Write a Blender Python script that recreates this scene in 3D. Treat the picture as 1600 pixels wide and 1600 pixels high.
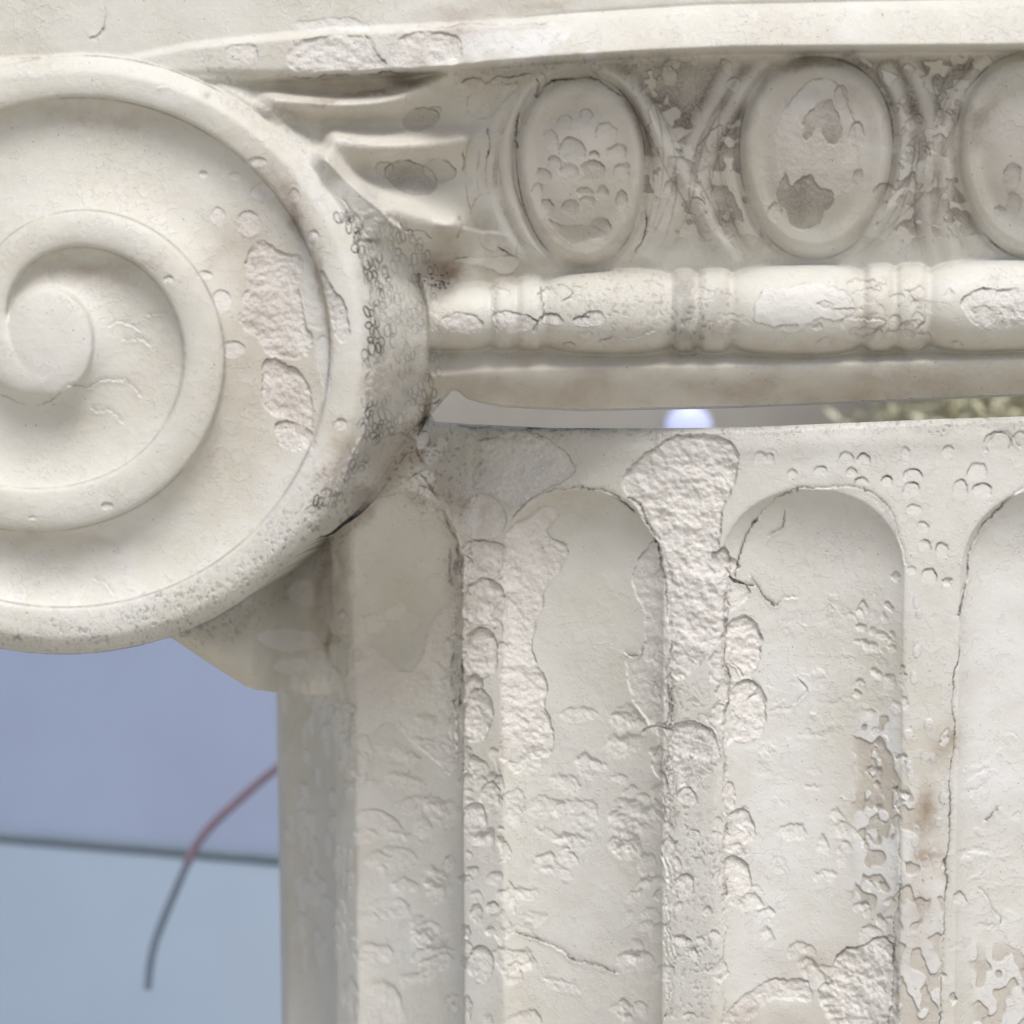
import bpy, math, random
import numpy as np

# ------------------------------------------------------------------ clear
for o in list(bpy.data.objects):
    bpy.data.objects.remove(o)
SC = bpy.context.scene
COL = SC.collection

# ------------------------------------------------------------------ camera, sky, sun, exposure
S = 0.00025                 # metres per unit of measurement
D = 2400.0                  # camera distance to the front plane of the column, in units
cam_d = bpy.data.cameras.new('camera')
cam = bpy.data.objects.new('camera', cam_d)
COL.objects.link(cam)
cam.location = (0, -D * S, 0)
cam.rotation_euler = (math.radians(90), 0, 0)
cam_d.sensor_width = 36
cam_d.lens = 36 * D / 1600
cam_d.clip_start = 0.01
cam_d.clip_end = 200
cam_d.dof.use_dof = True
cam_d.dof.focus_distance = (D + 130) * S
cam_d.dof.aperture_fstop = 7.5
cam_d.dof.aperture_blades = 0
SC.camera = cam

SUN_EL, SUN_AZ = 58.0, 15.0     # height above the horizon; degrees to the right of the camera, behind it
w = bpy.data.worlds.new('World')
SC.world = w
w.use_nodes = True
nt = w.node_tree
bg = nt.nodes['Background']
sky = nt.nodes.new('ShaderNodeTexSky')
sky.sky_type = 'NISHITA'
sky.sun_disc = False
sky.sun_elevation = math.radians(SUN_EL)
sky.sun_rotation = math.radians(180 - SUN_AZ)
sky.air_density = 1.0
sky.dust_density = 4.0
sky.ozone_density = 0.6
nt.links.new(sky.outputs[0], bg.inputs[0])
bg.inputs[1].default_value = 0.10
sl = bpy.data.lights.new('sun', 'SUN')
sl.energy = 2.15
sl.angle = math.radians(22)
sl.color = (1.0, 0.98, 0.94)
so = bpy.data.objects.new('sun', sl)
COL.objects.link(so)
so.rotation_euler = (math.radians(90 - SUN_EL), 0, math.radians(SUN_AZ))
SC.view_settings.view_transform = 'Standard'
SC.view_settings.look = 'None'
SC.view_settings.gamma = 1
SC.view_settings.exposure = 0.07

# ------------------------------------------------------------------ map helpers (numpy)
U0, V0 = -500, -500
RW, RH = 2600, 2400
f32 = np.float32
UU = (np.arange(RW, dtype=f32) + U0)[None, :]
VV = (np.arange(RH, dtype=f32) + V0)[:, None]
rng = np.random.RandomState(7)


def sst(a, b, x):
    t = np.clip((x - a) / (b - a), 0, 1)
    return t * t * (3 - 2 * t)


def lerp(a, b, t):
    return a + (b - a) * t


def bsp(t):
    return [(1 - t) ** 3 / 6, (3 * t ** 3 - 6 * t ** 2 + 4) / 6,
            (-3 * t ** 3 + 3 * t ** 2 + 3 * t + 1) / 6, t ** 3 / 6]


def vnoise(su, sv, seed):
    """smooth random field, roughly -1..1, features of su by sv units"""
    r = np.random.RandomState(seed)
    gh, gw = int(RH / sv) + 5, int(RW / su) + 5
    g = r.uniform(-1, 1, (gh, gw)).astype(f32)
    y = np.arange(RH, dtype=f32) / sv
    iy = y.astype(int)
    wy = bsp(y - iy)
    t = sum(wy[k][:, None].astype(f32) * g[iy + k] for k in range(4))
    x = np.arange(RW, dtype=f32) / su
    ix = x.astype(int)
    wx = bsp(x - ix)
    return sum(wx[k][None, :].astype(f32) * t[:, ix + k] for k in range(4)) * 1.9


N3 = vnoise(3, 3, 1)
N6 = vnoise(6, 5, 2)
N12 = vnoise(13, 10, 3)
N25 = vnoise(25, 22, 4)
N60 = vnoise(60, 60, 5)
N150 = vnoise(150, 150, 6)
WX = 1.5 * vnoise(3, 3, 15) + 3.2 * vnoise(14, 14, 8) + 1.2 * vnoise(5, 5, 9) + 5 * vnoise(34, 34, 11)
WY = 1.5 * vnoise(3, 3, 16) + 3.2 * vnoise(14, 14, 12) + 1.2 * vnoise(5, 5, 13) + 5 * vnoise(34, 34, 14)


def win(x0, y0, x1, y1, m):
    a = max(0, int(x0 - m - U0)); b = min(RW, int(x1 + m - U0) + 1)
    c = max(0, int(y0 - m - V0)); d = min(RH, int(y1 + m - V0) + 1)
    return slice(c, d), slice(a, b)


def cr(pts, n=8, closed=False):
    """smooth curve through the points"""
    P = np.array(pts, float)
    if closed:
        Q = np.vstack([P[-1:], P, P[:2]])
    else:
        Q = np.vstack([2 * P[0] - P[1], P, 2 * P[-1] - P[-2]])
    out = []
    for i in range(1, len(Q) - 2):
        p0, p1, p2, p3 = Q[i - 1:i + 3]
        for k in range(n):
            t = k / n
            out.append(0.5 * ((2 * p1) + (-p0 + p2) * t + (2 * p0 - 5 * p1 + 4 * p2 - p3) * t * t
                              + (-p0 + 3 * p1 - 3 * p2 + p3) * t ** 3))
    if not closed:
        out.append(Q[-2])
    return np.array(out)


def curve_y(pts):
    P = np.array(pts, float)
    y = np.interp(UU[0], P[:, 0], P[:, 1])
    k = np.hanning(83); k /= k.sum()
    return np.convolve(np.pad(y, 41, mode='edge'), k, 'valid').astype(f32)[None, :]


def polydist(pts, m, shape=None, warp=0.0):
    """distance to a polyline inside a window, plus the side and the parameter along it"""
    P = np.array(pts, float)
    sl_ = win(P[:, 0].min(), P[:, 1].min(), P[:, 0].max(), P[:, 1].max(), m)
    x = UU[:, sl_[1]] + (WX[sl_] * warp if warp else 0)
    y = VV[sl_[0]] + (WY[sl_] * warp if warp else 0)
    sh = (sl_[0].stop - sl_[0].start, sl_[1].stop - sl_[1].start)
    best = np.full(sh, 1e9, f32); side = np.zeros(sh, f32); par = np.zeros(sh, f32)
    n = len(P) - 1
    for i in range(n):
        a, b = P[i], P[i + 1]
        s2 = win(min(a[0], b[0]), min(a[1], b[1]), max(a[0], b[0]), max(a[1], b[1]), m)
        r0, r1 = s2[0].start - sl_[0].start, s2[0].stop - sl_[0].start
        c0, c1 = s2[1].start - sl_[1].start, s2[1].stop - sl_[1].start
        if r1 <= r0 or c1 <= c0:
            continue
        xx = x[r0:r1, c0:c1] if x.shape[0] > 1 else x[:, c0:c1]
        yy = y[r0:r1, c0:c1] if y.shape[1] > 1 else y[r0:r1]
        d = b - a
        L = d @ d + 1e-9
        t = np.clip(((xx - a[0]) * d[0] + (yy - a[1]) * d[1]) / L, 0, 1)
        dd = np.hypot(xx - a[0] - t * d[0], yy - a[1] - t * d[1])
        cs = d[0] * (yy - a[1]) - d[1] * (xx - a[0])
        sub = best[r0:r1, c0:c1]
        k = dd < sub
        sub[k] = dd[k]
        side[r0:r1, c0:c1][k] = np.sign(cs)[k]
        par[r0:r1, c0:c1][k] = ((i + t) / n)[k]
    return sl_, best, side, par


def polysdf(pts, m=30, warp=0.0):
    """signed distance to a closed outline, negative inside"""
    P = np.array(pts, float)
    Q = np.vstack([P, P[:1]])
    sl_ = win(P[:, 0].min(), P[:, 1].min(), P[:, 0].max(), P[:, 1].max(), m)
    x = (UU[:, sl_[1]] + WX[sl_] * warp).astype(f32)
    y = (VV[sl_[0]] + WY[sl_] * warp).astype(f32)
    best = np.full(x.shape, 1e9, f32)
    ins = np.zeros(x.shape, bool)
    for i in range(len(P)):
        a, b = Q[i], Q[i + 1]
        d = b - a
        L = d @ d + 1e-9
        t = np.clip(((x - a[0]) * d[0] + (y - a[1]) * d[1]) / L, 0, 1)
        dd = (x - a[0] - t * d[0]) ** 2 + (y - a[1] - t * d[1]) ** 2
        np.minimum(best, dd, out=best)
        if abs(d[1]) > 1e-9:
            c = ((a[1] > y) != (b[1] > y)) & (x < d[0] * (y - a[1]) / d[1] + a[0])
            ins ^= c
    best = np.sqrt(best)
    best[ins] *= -1
    return sl_, best


def blur(A, s):
    n = int(s * 2.6) + 1
    k = np.exp(-0.5 * (np.arange(-n, n + 1) / s) ** 2)
    k = (k / k.sum()).astype(f32)
    B = np.pad(A, ((n, n), (0, 0)), mode='edge')
    C = sum(k[i] * B[i:i + A.shape[0]] for i in range(2 * n + 1))
    B = np.pad(C, ((0, 0), (n, n)), mode='edge')
    return sum(k[i] * B[:, i:i + A.shape[1]] for i in range(2 * n + 1))


# ------------------------------------------------------------------ wear maps, with some shade painted in
mH = np.zeros((RH, RW), f32)      # relief of chips and flakes
mBare = np.zeros((RH, RW), f32)   # plaster laid bare
mWhite = np.zeros((RH, RW), f32)  # upper chalky coat that is left in patches
mCrackShade = np.zeros((RH, RW), f32)  # dark cracks, plus painted crease and lip shadows
mStainShade = np.zeros((RH, RW), f32)  # brown stain, plus brown shade painted in recesses and undersides
mSoot = np.zeros((RH, RW), f32)   # grey dirt
mSpeck = np.zeros((RH, RW), f32)  # pitted, dark speckled skin
mRough = np.zeros((RH, RW), f32)
LINE = np.clip(0.72 + 0.75 * vnoise(22, 22, 31) + .45 * vnoise(6, 6, 32), 0, 1.35)
RELIEF = 1.2 * N25 + 1.0 * N12 + 0.9 * N6 + 0.55 * N3


def put(sl_, sd, depth=3.0, bare=1.0, white=0.0, soot=0.0, crack=0.6, rough=0.6, edge=1.1, stain=0.0, top=0.75, soft=1.0, lean=None):
    ins = sst(edge * soft, -edge * soft, sd)
    dp = depth if lean is None else depth * lean
    keep = .75 if depth < 2 else 0
    np.copyto(mH[sl_], mH[sl_] * (1 - ins * (1 - keep)) + (-dp + rough * RELIEF[sl_]) * ins)
    mBare[sl_] = mBare[sl_] * (1 - ins) + bare * ins
    mWhite[sl_] = mWhite[sl_] * (1 - ins) + white * ins
    mSoot[sl_] = mSoot[sl_] * (1 - ins) + (soot * ins * (0.8 + 0.4 * N25[sl_]))
    mStainShade[sl_] = mStainShade[sl_] * (1 - ins) + stain * ins
    mRough[sl_] = mRough[sl_] * (1 - ins) + rough * ins
    if crack > 0:
        gy = np.gradient(sd, axis=0)
        up = np.clip(0.5 - gy * 0.9, 1 - top, 1.2)
        ln = np.exp(-(sd / 1.25) ** 2) * crack * LINE[sl_] * up  # stronger along upper edges: dirt plus a painted lip shadow
        np.maximum(mCrackShade[sl_], ln, out=mCrackShade[sl_])


def chip(pts, smooth=True, warp=0.7, m=14, **k):
    P = cr(pts, 4, True) if smooth else pts
    put(*polysdf(P, m, warp), **k)


def blob(cx, cy, rx, ry, ang=0.0, warp=0.6, flat=False, **k):
    R = max(rx, ry)
    sl_ = win(cx - R, cy - R, cx + R, cy + R, 10)
    x = UU[:, sl_[1]] + WX[sl_] * warp - cx
    y = VV[sl_[0]] + WY[sl_] * warp - cy
    c, s = math.cos(ang), math.sin(ang)
    xr = (x * c + y * s) / rx
    yr = (-x * s + y * c) / ry
    q = np.sqrt(xr * xr + yr * yr) + 1e-6
    sd = (q - 1) * (rx * ry) / np.sqrt((ry * xr / q) ** 2 + (rx * yr / q) ** 2 + 1e-6)
    lean = None if flat else np.clip(.95 - .85 * (y / max(ry, 4)), 0, 1.5).astype(f32)
    put(sl_, sd.astype(f32), lean=lean, **k)


def spot(arr, cx, cy, rx, ry, amt, ang=0.0, p=2.0, warp=1.5):
    R = max(rx, ry) * 1.5
    sl_ = win(cx - R, cy - R, cx + R, cy + R, 5)
    x = UU[:, sl_[1]] + WX[sl_] * warp - cx
    y = VV[sl_[0]] + WY[sl_] * warp - cy
    c, s = math.cos(ang), math.sin(ang)
    q = ((x * c + y * s) / rx) ** 2 + ((-x * s + y * c) / ry) ** 2
    v = amt * np.exp(-q ** (p / 2)) * (0.85 + 0.35 * N25[sl_])
    arr[sl_] = np.maximum(arr[sl_], v)


def crackline(pts, wdt=1.2, amt=0.9, warp=0.8, lip=1.2, smooth=True):
    P = cr(pts, 5) if smooth else np.array(pts, float)
    sl_, d, side, par = polydist(P, 14, warp=warp)
    v = amt * np.exp(-(d / wdt) ** 2) * LINE[sl_]
    np.maximum(mCrackShade[sl_], v, out=mCrackShade[sl_])
    mH[sl_] += lip * np.exp(-(d / 5.0) ** 2) * side - 1.6 * np.exp(-(d / 1.6) ** 2) * amt


R_ = random.Random(5)

# -- thin white patches of the upper coat, everywhere faintly
big = 0.5 * N150 + 0.5 * N60

# volute: large flaked-off patches
chip([(403, 377), (430, 390), (468, 403), (470, 430), (465, 455), (478, 500), (485, 525), (480, 548), (465, 560), (440, 563),
      (420, 555), (400, 530), (380, 515), (372, 495), (380, 465), (388, 450), (382, 425), (388, 395)], depth=3, rough=1.0, crack=.25)
chip([(468, 403), (485, 418), (500, 450), (508, 490), (505, 510), (487, 506), (475, 480), (466, 455), (470, 430)], depth=1.0, rough=.15,
     bare=.1, white=.55, crack=.15)
chip([(493, 525), (515, 530), (519, 570), (512, 630), (502, 600), (492, 565)], depth=1.0, rough=.1, bare=0, white=.6, crack=.15)
chip([(415, 567), (440, 568), (465, 580), (480, 600), (490, 630), (492, 660), (488, 668), (460, 658), (430, 652), (415, 640), (405, 615),
      (412, 590)], depth=3, rough=1.1, crack=.4)
chip([(428, 660), (460, 661), (487, 672), (492, 700), (470, 708), (440, 700), (430, 680)], depth=3.5, rough=1.0, crack=.4)
for b in [(339, 340, 12, 14), (389, 351, 19, 20), (461, 308, 9, 12), (490, 371, 9, 12), (345, 473, 15, 18), (364, 548, 18, 15),
          (412, 300, 20, 14), (322, 432, 12, 8), (532, 665, 9, 10), (487, 802, 12, 14), (510, 770, 8, 8), (366, 275, 10, 7),
          (318, 272, 6, 5), (400, 254, 16, 8), (166, 790, 9, 6), (52, 812, 8, 4), (265, 436, 8, 6)]:
    blob(*b, depth=1.5, rough=.4, crack=.22, bare=.8, white=.4, warp=.35)
chip([(503, 424), (520, 445), (540, 485), (545, 530), (531, 536), (519, 500)], depth=3, rough=.8, crack=.7, soot=.25)
for q in [[(238, 490), (250, 487), (258, 489)], [(170, 512), (185, 505), (205, 508), (212, 515)], [(195, 532), (215, 530), (230, 536)],
          [(145, 605), (170, 592), (200, 598), (218, 612)], [(150, 640), (175, 645), (192, 658)], [(3, 622), (20, 628), (38, 634)],
          [(72, 630), (95, 618), (120, 606), (145, 608)], [(148, 905), (165, 910), (175, 925)], [(250, 135), (262, 132)],
          [(160, 10), (164, 30), (158, 55), (145, 60)]]:
    crackline(q, 1.3, .38, lip=1.0)
spot(mStainShade, 400, 560, 75, 210, .26, .1)
spot(mStainShade, 370, 400, 60, 70, .34)
spot(mStainShade, 440, 600, 50, 80, .42, -.3)
spot(mStainShade, 450, 300, 26, 70, .55, -.5)
spot(mSoot, 462, 340, 12, 60, .55, -.45)
spot(mSoot, 492, 400, 8, 40, .6, -.3)
spot(mStainShade, 508, 470, 8, 70, .45, -.1)
spot(mStainShade, 525, 720, 22, 60, .5, .35)
spot(mStainShade, 560, 770, 30, 14, .5)
spot(mStainShade, 150, 415, 110, 14, .38)  # brown shade painted under the upper arc of the spiral ridge
spot(mStainShade, 170, 190, 210, 13, .30, .1)  # brown shade painted in the channel under the top of the rim
spot(mStainShade, 90, 845, 130, 14, .30)  # brown shade painted below the lower arc of the ridge
spot(mStainShade, 330, 690, 12, 70, .34, .3)  # browner along the outer edge of the ridge
spot(mStainShade, 120, 650, 70, 22, .16)  # slightly browner below the eye
spot(mStainShade, 320, 155, 10, 8, .3)
# pitted rim skin
spot(mSpeck, 480, 830, 60, 180, 1.0, .75, p=4)
spot(mSpeck, 300, 960, 60, 200, 1.0, 1.2, p=4)
spot(mSpeck, 80, 1000, 190, 28, 1.0, .0, p=4)
spot(mSoot, 470, 880, 30, 150, .22, .8, p=3)
spot(mSpeck, 400, 160, 30, 160, .5, -.85, p=3)

# pebbled cracks down the flank of the volute
SIDE = cr([(455, 195), (520, 262), (566, 312), (610, 352), (645, 405), (664, 465), (670, 540), (664, 600), (645, 645), (618, 690), (585, 742)], 10)
bed = [(535, 335), (566, 385), (585, 440), (588, 500), (585, 560), (584, 620), (570, 680), (548, 728), (500, 790)]
bedc = cr(bed, 12)
bl = np.concatenate([[0], np.cumsum(np.hypot(*np.diff(bedc, axis=0).T))])
for j in range(15):
    off = -14 + j * 8.2
    pos = R_.uniform(0, 10)
    while pos < bl[-1]:
        fade = .9 if -16 < off < 8 else max(.4, .85 - off / 140)
        sy = R_.uniform(4.5, 10.5); sx = R_.uniform(2.8, 5.4)
        x = np.interp(pos, bl, bedc[:, 0]) + off + R_.uniform(-2.4, 2.4) - .0012 * (pos - 200) ** 2 * (off > 20) * .4
        y = np.interp(pos, bl, bedc[:, 1])
        pos += 2 * sy + R_.uniform(.5, 5)
        if off < -6 and R_.random() < .55 or off > 8 and R_.random() < .22 or (y > 690 and off > 22):
            continue
        blob(x, y, sx, sy, R_.uniform(-.25, .25) + (0.4 if y > 660 else -.12), depth=-.7, rough=.08, bare=.1, crack=(.85 + .4 * R_.random()) * fade,
             white=.2, soot=.05 * fade, warp=.22, top=.15)
spot(mSoot, 582, 480, 20, 190, .42, -.05, p=3)
spot(mSoot, 620, 520, 40, 150, .14, -.05, p=3)
spot(mSoot, 575, 690, 30, 60, .38, .4)
for q in [[(535, 318), (560, 350), (575, 380)], [(556, 378), (572, 430), (580, 470)], [(574, 560), (578, 610), (572, 640)], [(560, 690), (545, 730), (535, 762)]]:
    crackline(q, 1.6, .8)

# abacus
chip([(455, 72), (480, 60), (520, 56), (575, 55), (590, 75), (605, 95), (600, 104), (540, 108), (490, 109), (456, 106)], depth=2, rough=.9, crack=.35)
chip([(612, 66), (640, 55), (700, 52), (722, 66), (716, 86), (690, 98), (650, 104), (618, 96)], depth=2, rough=.7, crack=.2)
chip([(350, 78), (370, 68), (395, 68), (403, 85), (395, 98), (360, 96)], depth=1.2, rough=.5, crack=.35, bare=.7)
crackline([(568, 55), (585, 75), (604, 98)], 2.6, .3)
chip([(460, 40), (490, 30), (560, 32), (575, 45), (520, 48)], depth=.8, rough=.4, crack=.15, bare=.3, white=.5)
mWhite[:] = np.maximum(mWhite, 0)
a_ = (sst(-.1, .25, N60 + .6 * N25 + .3 * N12) * sst(30, 60, VV) * sst(112, 100, VV) * sst(690, 730, UU) * sst(1150, 900, UU))
mWhite[:] = np.maximum(mWhite, a_ * .8)
spot(mStainShade, 745, 20, 90, 20, .42, -.15)
spot(mStainShade, 720, 50, 50, 18, .38)
spot(mStainShade, 850, 5, 60, 10, .4)
spot(mStainShade, 660, 88, 14, 10, .4)
crackline([(655, 46), (690, 44), (735, 40), (800, 38), (860, 32)], 1.0, .5)
# the stained trough
spot(mStainShade, 505, 136, 130, 15, .3, -.02, p=5)
spot(mStainShade, 550, 148, 100, 6, .55, -.05, p=3)
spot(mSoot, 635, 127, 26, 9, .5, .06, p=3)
spot(mStainShade, 640, 122, 50, 14, .5, 0, p=3)
crackline([(455, 120), (500, 119), (560, 115), (600, 113), (640, 112)], 1.4, .8)
crackline([(430, 122), (500, 118)], 1.4, .4)
# acanthus-like leaf between volute and band
blob(658, 186, 30, 17, -.35, depth=1.6, rough=.35, bare=.1, soot=.28, crack=.8)
blob(681, 170, 9, 8, 0, depth=1.6, rough=.3, bare=.1, soot=.2, crack=.8)
blob(600, 267, 15, 12, 0, depth=.8, rough=.3, bare=0, soot=.25, crack=.35)
blob(642, 278, 42, 24, .2, depth=1.5, rough=.6, bare=0, soot=.40, crack=.6)
blob(686, 268, 24, 17, .2, depth=2, rough=.4, bare=.1, soot=.25, crack=.8)
for q in [[(722, 238), (725, 252), (722, 268)], [(718, 340), (723, 354), (716, 372)],
          [(630, 362), (655, 361), (672, 372)]]:
    crackline(q, 1.3, .7)
spot(mStainShade, 460, 172, 40, 11, .5, .15)
spot(mStainShade, 545, 185, 90, 26, .2)  # darker beige in the hollow between the upper leaf fingers
spot(mStainShade, 545, 265, 60, 18, .25, .4)  # darker beige in the next hollow
spot(mStainShade, 690, 425, 40, 22, .8, 0)
spot(mStainShade, 770, 420, 70, 22, .6, .1)
spot(mStainShade, 700, 380, 30, 30, .35)
spot(mSoot, 690, 436, 14, 9, .6)
for k in range(15):
    blob(R_.gauss(688, 13), R_.gauss(440, 7), R_.uniform(1, 2.3), R_.uniform(1, 2), depth=2, soot=1, bare=0, crack=.9, warp=0)
chip([(735, 330), (760, 300), (800, 330), (810, 372), (805, 398), (790, 385), (770, 392), (752, 378), (745, 352)], depth=-1.2, rough=.1, bare=0, white=0, crack=.5, smooth=True)
chip([(705, 408), (730, 402), (760, 405), (800, 400), (812, 412), (790, 430), (760, 420), (730, 415)], depth=-1.0, rough=.1, bare=0, crack=.5)
chip([(730, 150), (760, 138), (800, 132), (812, 140), (790, 160), (770, 180), (745, 185), (728, 165)], depth=1.2, rough=.3, bare=.3, soot=.1, crack=.7)
for q in [[(722, 125), (735, 118), (752, 122), (762, 132), (780, 120), (800, 122), (822, 118)], [(760, 200), (766, 225), (760, 245)],
          [(838, 128), (842, 140), (838, 152), (852, 136), (880, 124), (920, 122), (950, 132), (975, 152)],
          [(808, 232), (806, 200), (815, 175)], [(1006, 325), (1010, 350), (1002, 380), (995, 395)],
          [(800, 400), (780, 385)]]:
    crackline(q, 1.5, .85)

# egg-and-dart band: dirt-filled flaking between the strands
band = sst(88, 110, VV + .02 * (UU - 1000)) * sst(405, 330, VV) * sst(930, 1010, UU)
fl = 0.55 * vnoise(30, 34, 41) + .45 * N12 + .25 * N6
DARTH = None
topf = sst(330, 120, VV)
mask = sst(-.02, .04, fl - .02 + .36 * topf) * band
edge_ = np.exp(-((fl - .01 + .36 * topf) / .035) ** 2) * band
band_mask, band_edge = mask, edge_     # applied once the eggs are known

EGGS = [(908, 268, 98, 148, -.05), (1275, 247, 117, 155, .04), (1622, 243, 125, 160, .03), (1990, 243, 120, 158, .0)]
eggd = np.full((RH, RW), 9.0, f32)
egg_id = np.zeros((RH, RW), np.int8)
for i, (cx, cy, rx, ry, an) in enumerate(EGGS):
    sl_ = win(cx - rx, cy - ry, cx + rx, cy + ry, 60)
    x = UU[:, sl_[1]] - cx; y = VV[sl_[0]] - cy
    c, s = math.cos(an), math.sin(an)
    xr = (x * c + y * s) / (rx * (1 - .10 * (y / ry))); yr = (-x * s + y * c) / ry
    q = (np.abs(xr) ** 2.15 + np.abs(yr) ** 2.15) ** (1 / 2.15)
    k = q < eggd[sl_]
    eggd[sl_][k] = q[k]
    egg_id[sl_][k] = i + 1
noegg = sst(1.0, 1.05, eggd)
mH -= 2.2 * band_mask * noegg
mSoot[:] = np.maximum(mSoot, band_mask * noegg * (.62 + .28 * N25))
mCrackShade[:] = np.maximum(mCrackShade, band_edge * noegg * .55)
mRough += band_mask * noegg * .4
for b in [(897, 235, 20, 19, .3), (870, 256, 11, 12, .2), (891, 270, 13, 15, .2), (927, 267, 21, 13, .3), (930, 244, 8, 8, .25), (917, 302, 12, 12, .2),
          (942, 303, 9, 11, .2), (894, 327, 13, 12, .2), (920, 320, 13, 14, .2), (971, 311, 9, 9, .2), (943, 355, 16, 15, .28), (857, 322, 10, 13, .1),
          (850, 277, 13, 14, .1), (840, 300, 10, 13, .05), (972, 270, 12, 15, .1), (962, 240, 14, 18, .1), (915, 182, 10, 10, 0), (880, 190, 9, 11, 0),
          (945, 205, 14, 14, .05), (862, 222, 12, 18, 0)]:
    blob(b[0], b[1], b[2], b[3], R_.uniform(-.4, .4), depth=1.8, rough=.25, bare=.15, soot=b[4] * .9, crack=.55, warp=.75, top=.85)
chip([(858, 345), (880, 352), (920, 352), (945, 362), (945, 372), (910, 378), (880, 372)], depth=1, rough=.3, bare=.1, soot=.2, stain=.2, crack=.4)
chip([(1216, 250), (1218, 190), (1240, 150), (1270, 128), (1310, 135), (1330, 180), (1342, 240), (1335, 290), (1300, 300), (1250, 290), (1222, 285)], depth=1.0,
     rough=.2, bare=.3, white=.35, crack=.35)
chip([(1254, 219), (1257, 191), (1285, 163), (1302, 169), (1313, 197), (1316, 219), (1296, 225), (1279, 205), (1262, 225)], depth=2, rough=.3, bare=0,
     soot=.45, crack=.6, warp=.9, smooth=True)
chip([(1228, 272), (1237, 290), (1252, 282), (1271, 275), (1279, 292), (1307, 298), (1304, 323), (1290, 332), (1285, 348), (1262, 362), (1240, 354),
      (1232, 332), (1215, 315), (1218, 290)], depth=1.8, rough=.5, bare=0, soot=.50, stain=.15, crack=.55, warp=.9, smooth=True)
for b in [(1212, 330, 10, 14), (1340, 215, 12, 22), (1342, 276, 8, 12), (1315, 155, 10, 18), (1402, 205, 22, 40), (1382, 300, 18, 14)]:
    blob(*b, depth=1.5, rough=.3, bare=.1, soot=.18, crack=.5)
chip([(1412, 200), (1440, 178), (1448, 215), (1442, 250), (1410, 256)], depth=2, rough=.4, bare=0, soot=.5, crack=.7)
chip([(1090, 240), (1110, 210), (1130, 195), (1128, 230), (1112, 265), (1118, 320), (1135, 375), (1150, 390), (1110, 350), (1092, 300)], depth=2, rough=.4, bare=0,
     soot=.5, crack=.6)
for k in range(30):
    bx_, by_ = R_.uniform(1010, 1600), R_.uniform(95, 390)
    if eggd[int(by_ - V0), int(bx_ - U0)] < 1.08:
        continue
    blob(bx_, by_, R_.uniform(5, 12), R_.uniform(7, 16), R_.uniform(-.6, .6), depth=1.6, rough=.3, bare=.05,
         soot=R_.uniform(.05, .45), crack=.6) if True else None
for b in [(1580, 280, 14, 24), (1562, 330, 10, 8), (1584, 320, 12, 20)]:
    blob(*b, depth=1.8, rough=.4, bare=.3, soot=.2, crack=.5)
spot(mSoot, 900, 106, 140, 16, .35, -.08, p=3)
spot(mSoot, 1010, 205, 12, 70, .75, -.5, p=3)
spot(mSoot, 1140, 340, 12, 60, .6, -.35)
spot(mSoot, 1270, 100, 110, 12, .6, 0, p=3)
spot(mSoot, 1390, 150, 16, 40, .5, -.4)
spot(mSoot, 1180, 160, 12, 70, .55, .4)
spot(mSoot, 1370, 350, 50, 10, .4, -.7)
spot(mSoot, 1530, 190, 14, 80, .5, .6)
spot(mStainShade, 908, 150, 70, 12, .36)  # brown shade painted inside the top of the first egg's ring
spot(mStainShade, 870, 365, 40, 14, .4, .5)
spot(mStainShade, 1275, 130, 60, 14, .25)  # the same painted shade inside the second egg's ring
spot(mStainShade, 1180, 290, 14, 70, .2)
spot(mStainShade, 900, 413, 160, 14, .35)  # browner along the foot of the band
spot(mSpeck, 920, 105, 220, 20, .8, -.05, p=4)

er_ = np.exp(-((eggd - 1.02) / .013) ** 2) * np.clip(.35 + .75 * N25 + .55 * N60 + .35 * sst(330, 150, VV), 0, 1) * sst(418, 380, VV)
mCrackShade[:] = np.maximum(mCrackShade, er_ * .9)
# astragal and lower moulding: flaking, dirt and painted shade
chip([(690, 492), (715, 485), (740, 490), (757, 505), (750, 520), (725, 520), (700, 512)], depth=2, rough=.6, crack=.5)
chip([(772, 498), (790, 488), (820, 490), (840, 497), (835, 520), (815, 518), (795, 526), (778, 512)], depth=2, rough=.6, crack=.8)
blob(862, 497, 16, 10, .2, depth=2, rough=.4, crack=.6)
blob(910, 502, 16, 9, .1, depth=2, rough=.4, crack=.6)
blob(925, 498, 18, 12, .1, depth=2, rough=.4, crack=.6)
chip([(1180, 470), (1200, 452), (1260, 447), (1320, 452), (1345, 480), (1320, 500), (1270, 505), (1240, 520), (1200, 510), (1176, 500)], depth=-1.2, rough=.15, bare=0,
     white=.45, crack=.3, warp=.9)
chip([(1505, 470), (1540, 452), (1610, 458), (1660, 480), (1600, 510), (1540, 515), (1518, 495)], depth=2, rough=.8, crack=.5)
for k in range(14):
    blob(R_.uniform(1360, 1440), R_.uniform(440, 530), R_.uniform(5, 12), R_.uniform(6, 14), depth=.8, rough=.2, bare=.1, crack=.35)
for k in range(34):
    cx_, cy_ = R_.uniform(690, 1600), R_.uniform(440, 545)
    nn_ = R_.randint(6, 10); ex, ey, a0 = R_.uniform(7, 26), R_.uniform(5, 13), R_.uniform(0, 6)
    chip([(cx_ + ex * R_.uniform(.5, 1.3) * math.cos(a0 + 6.283 * q / nn_), cy_ + ey * R_.uniform(.5, 1.3) * math.sin(a0 + 6.283 * q / nn_)) for q in range(nn_)],
         warp=.9, depth=R_.uniform(.5, 1.8), rough=.35, bare=R_.uniform(.1, .5), crack=R_.uniform(.15, .5))
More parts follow.
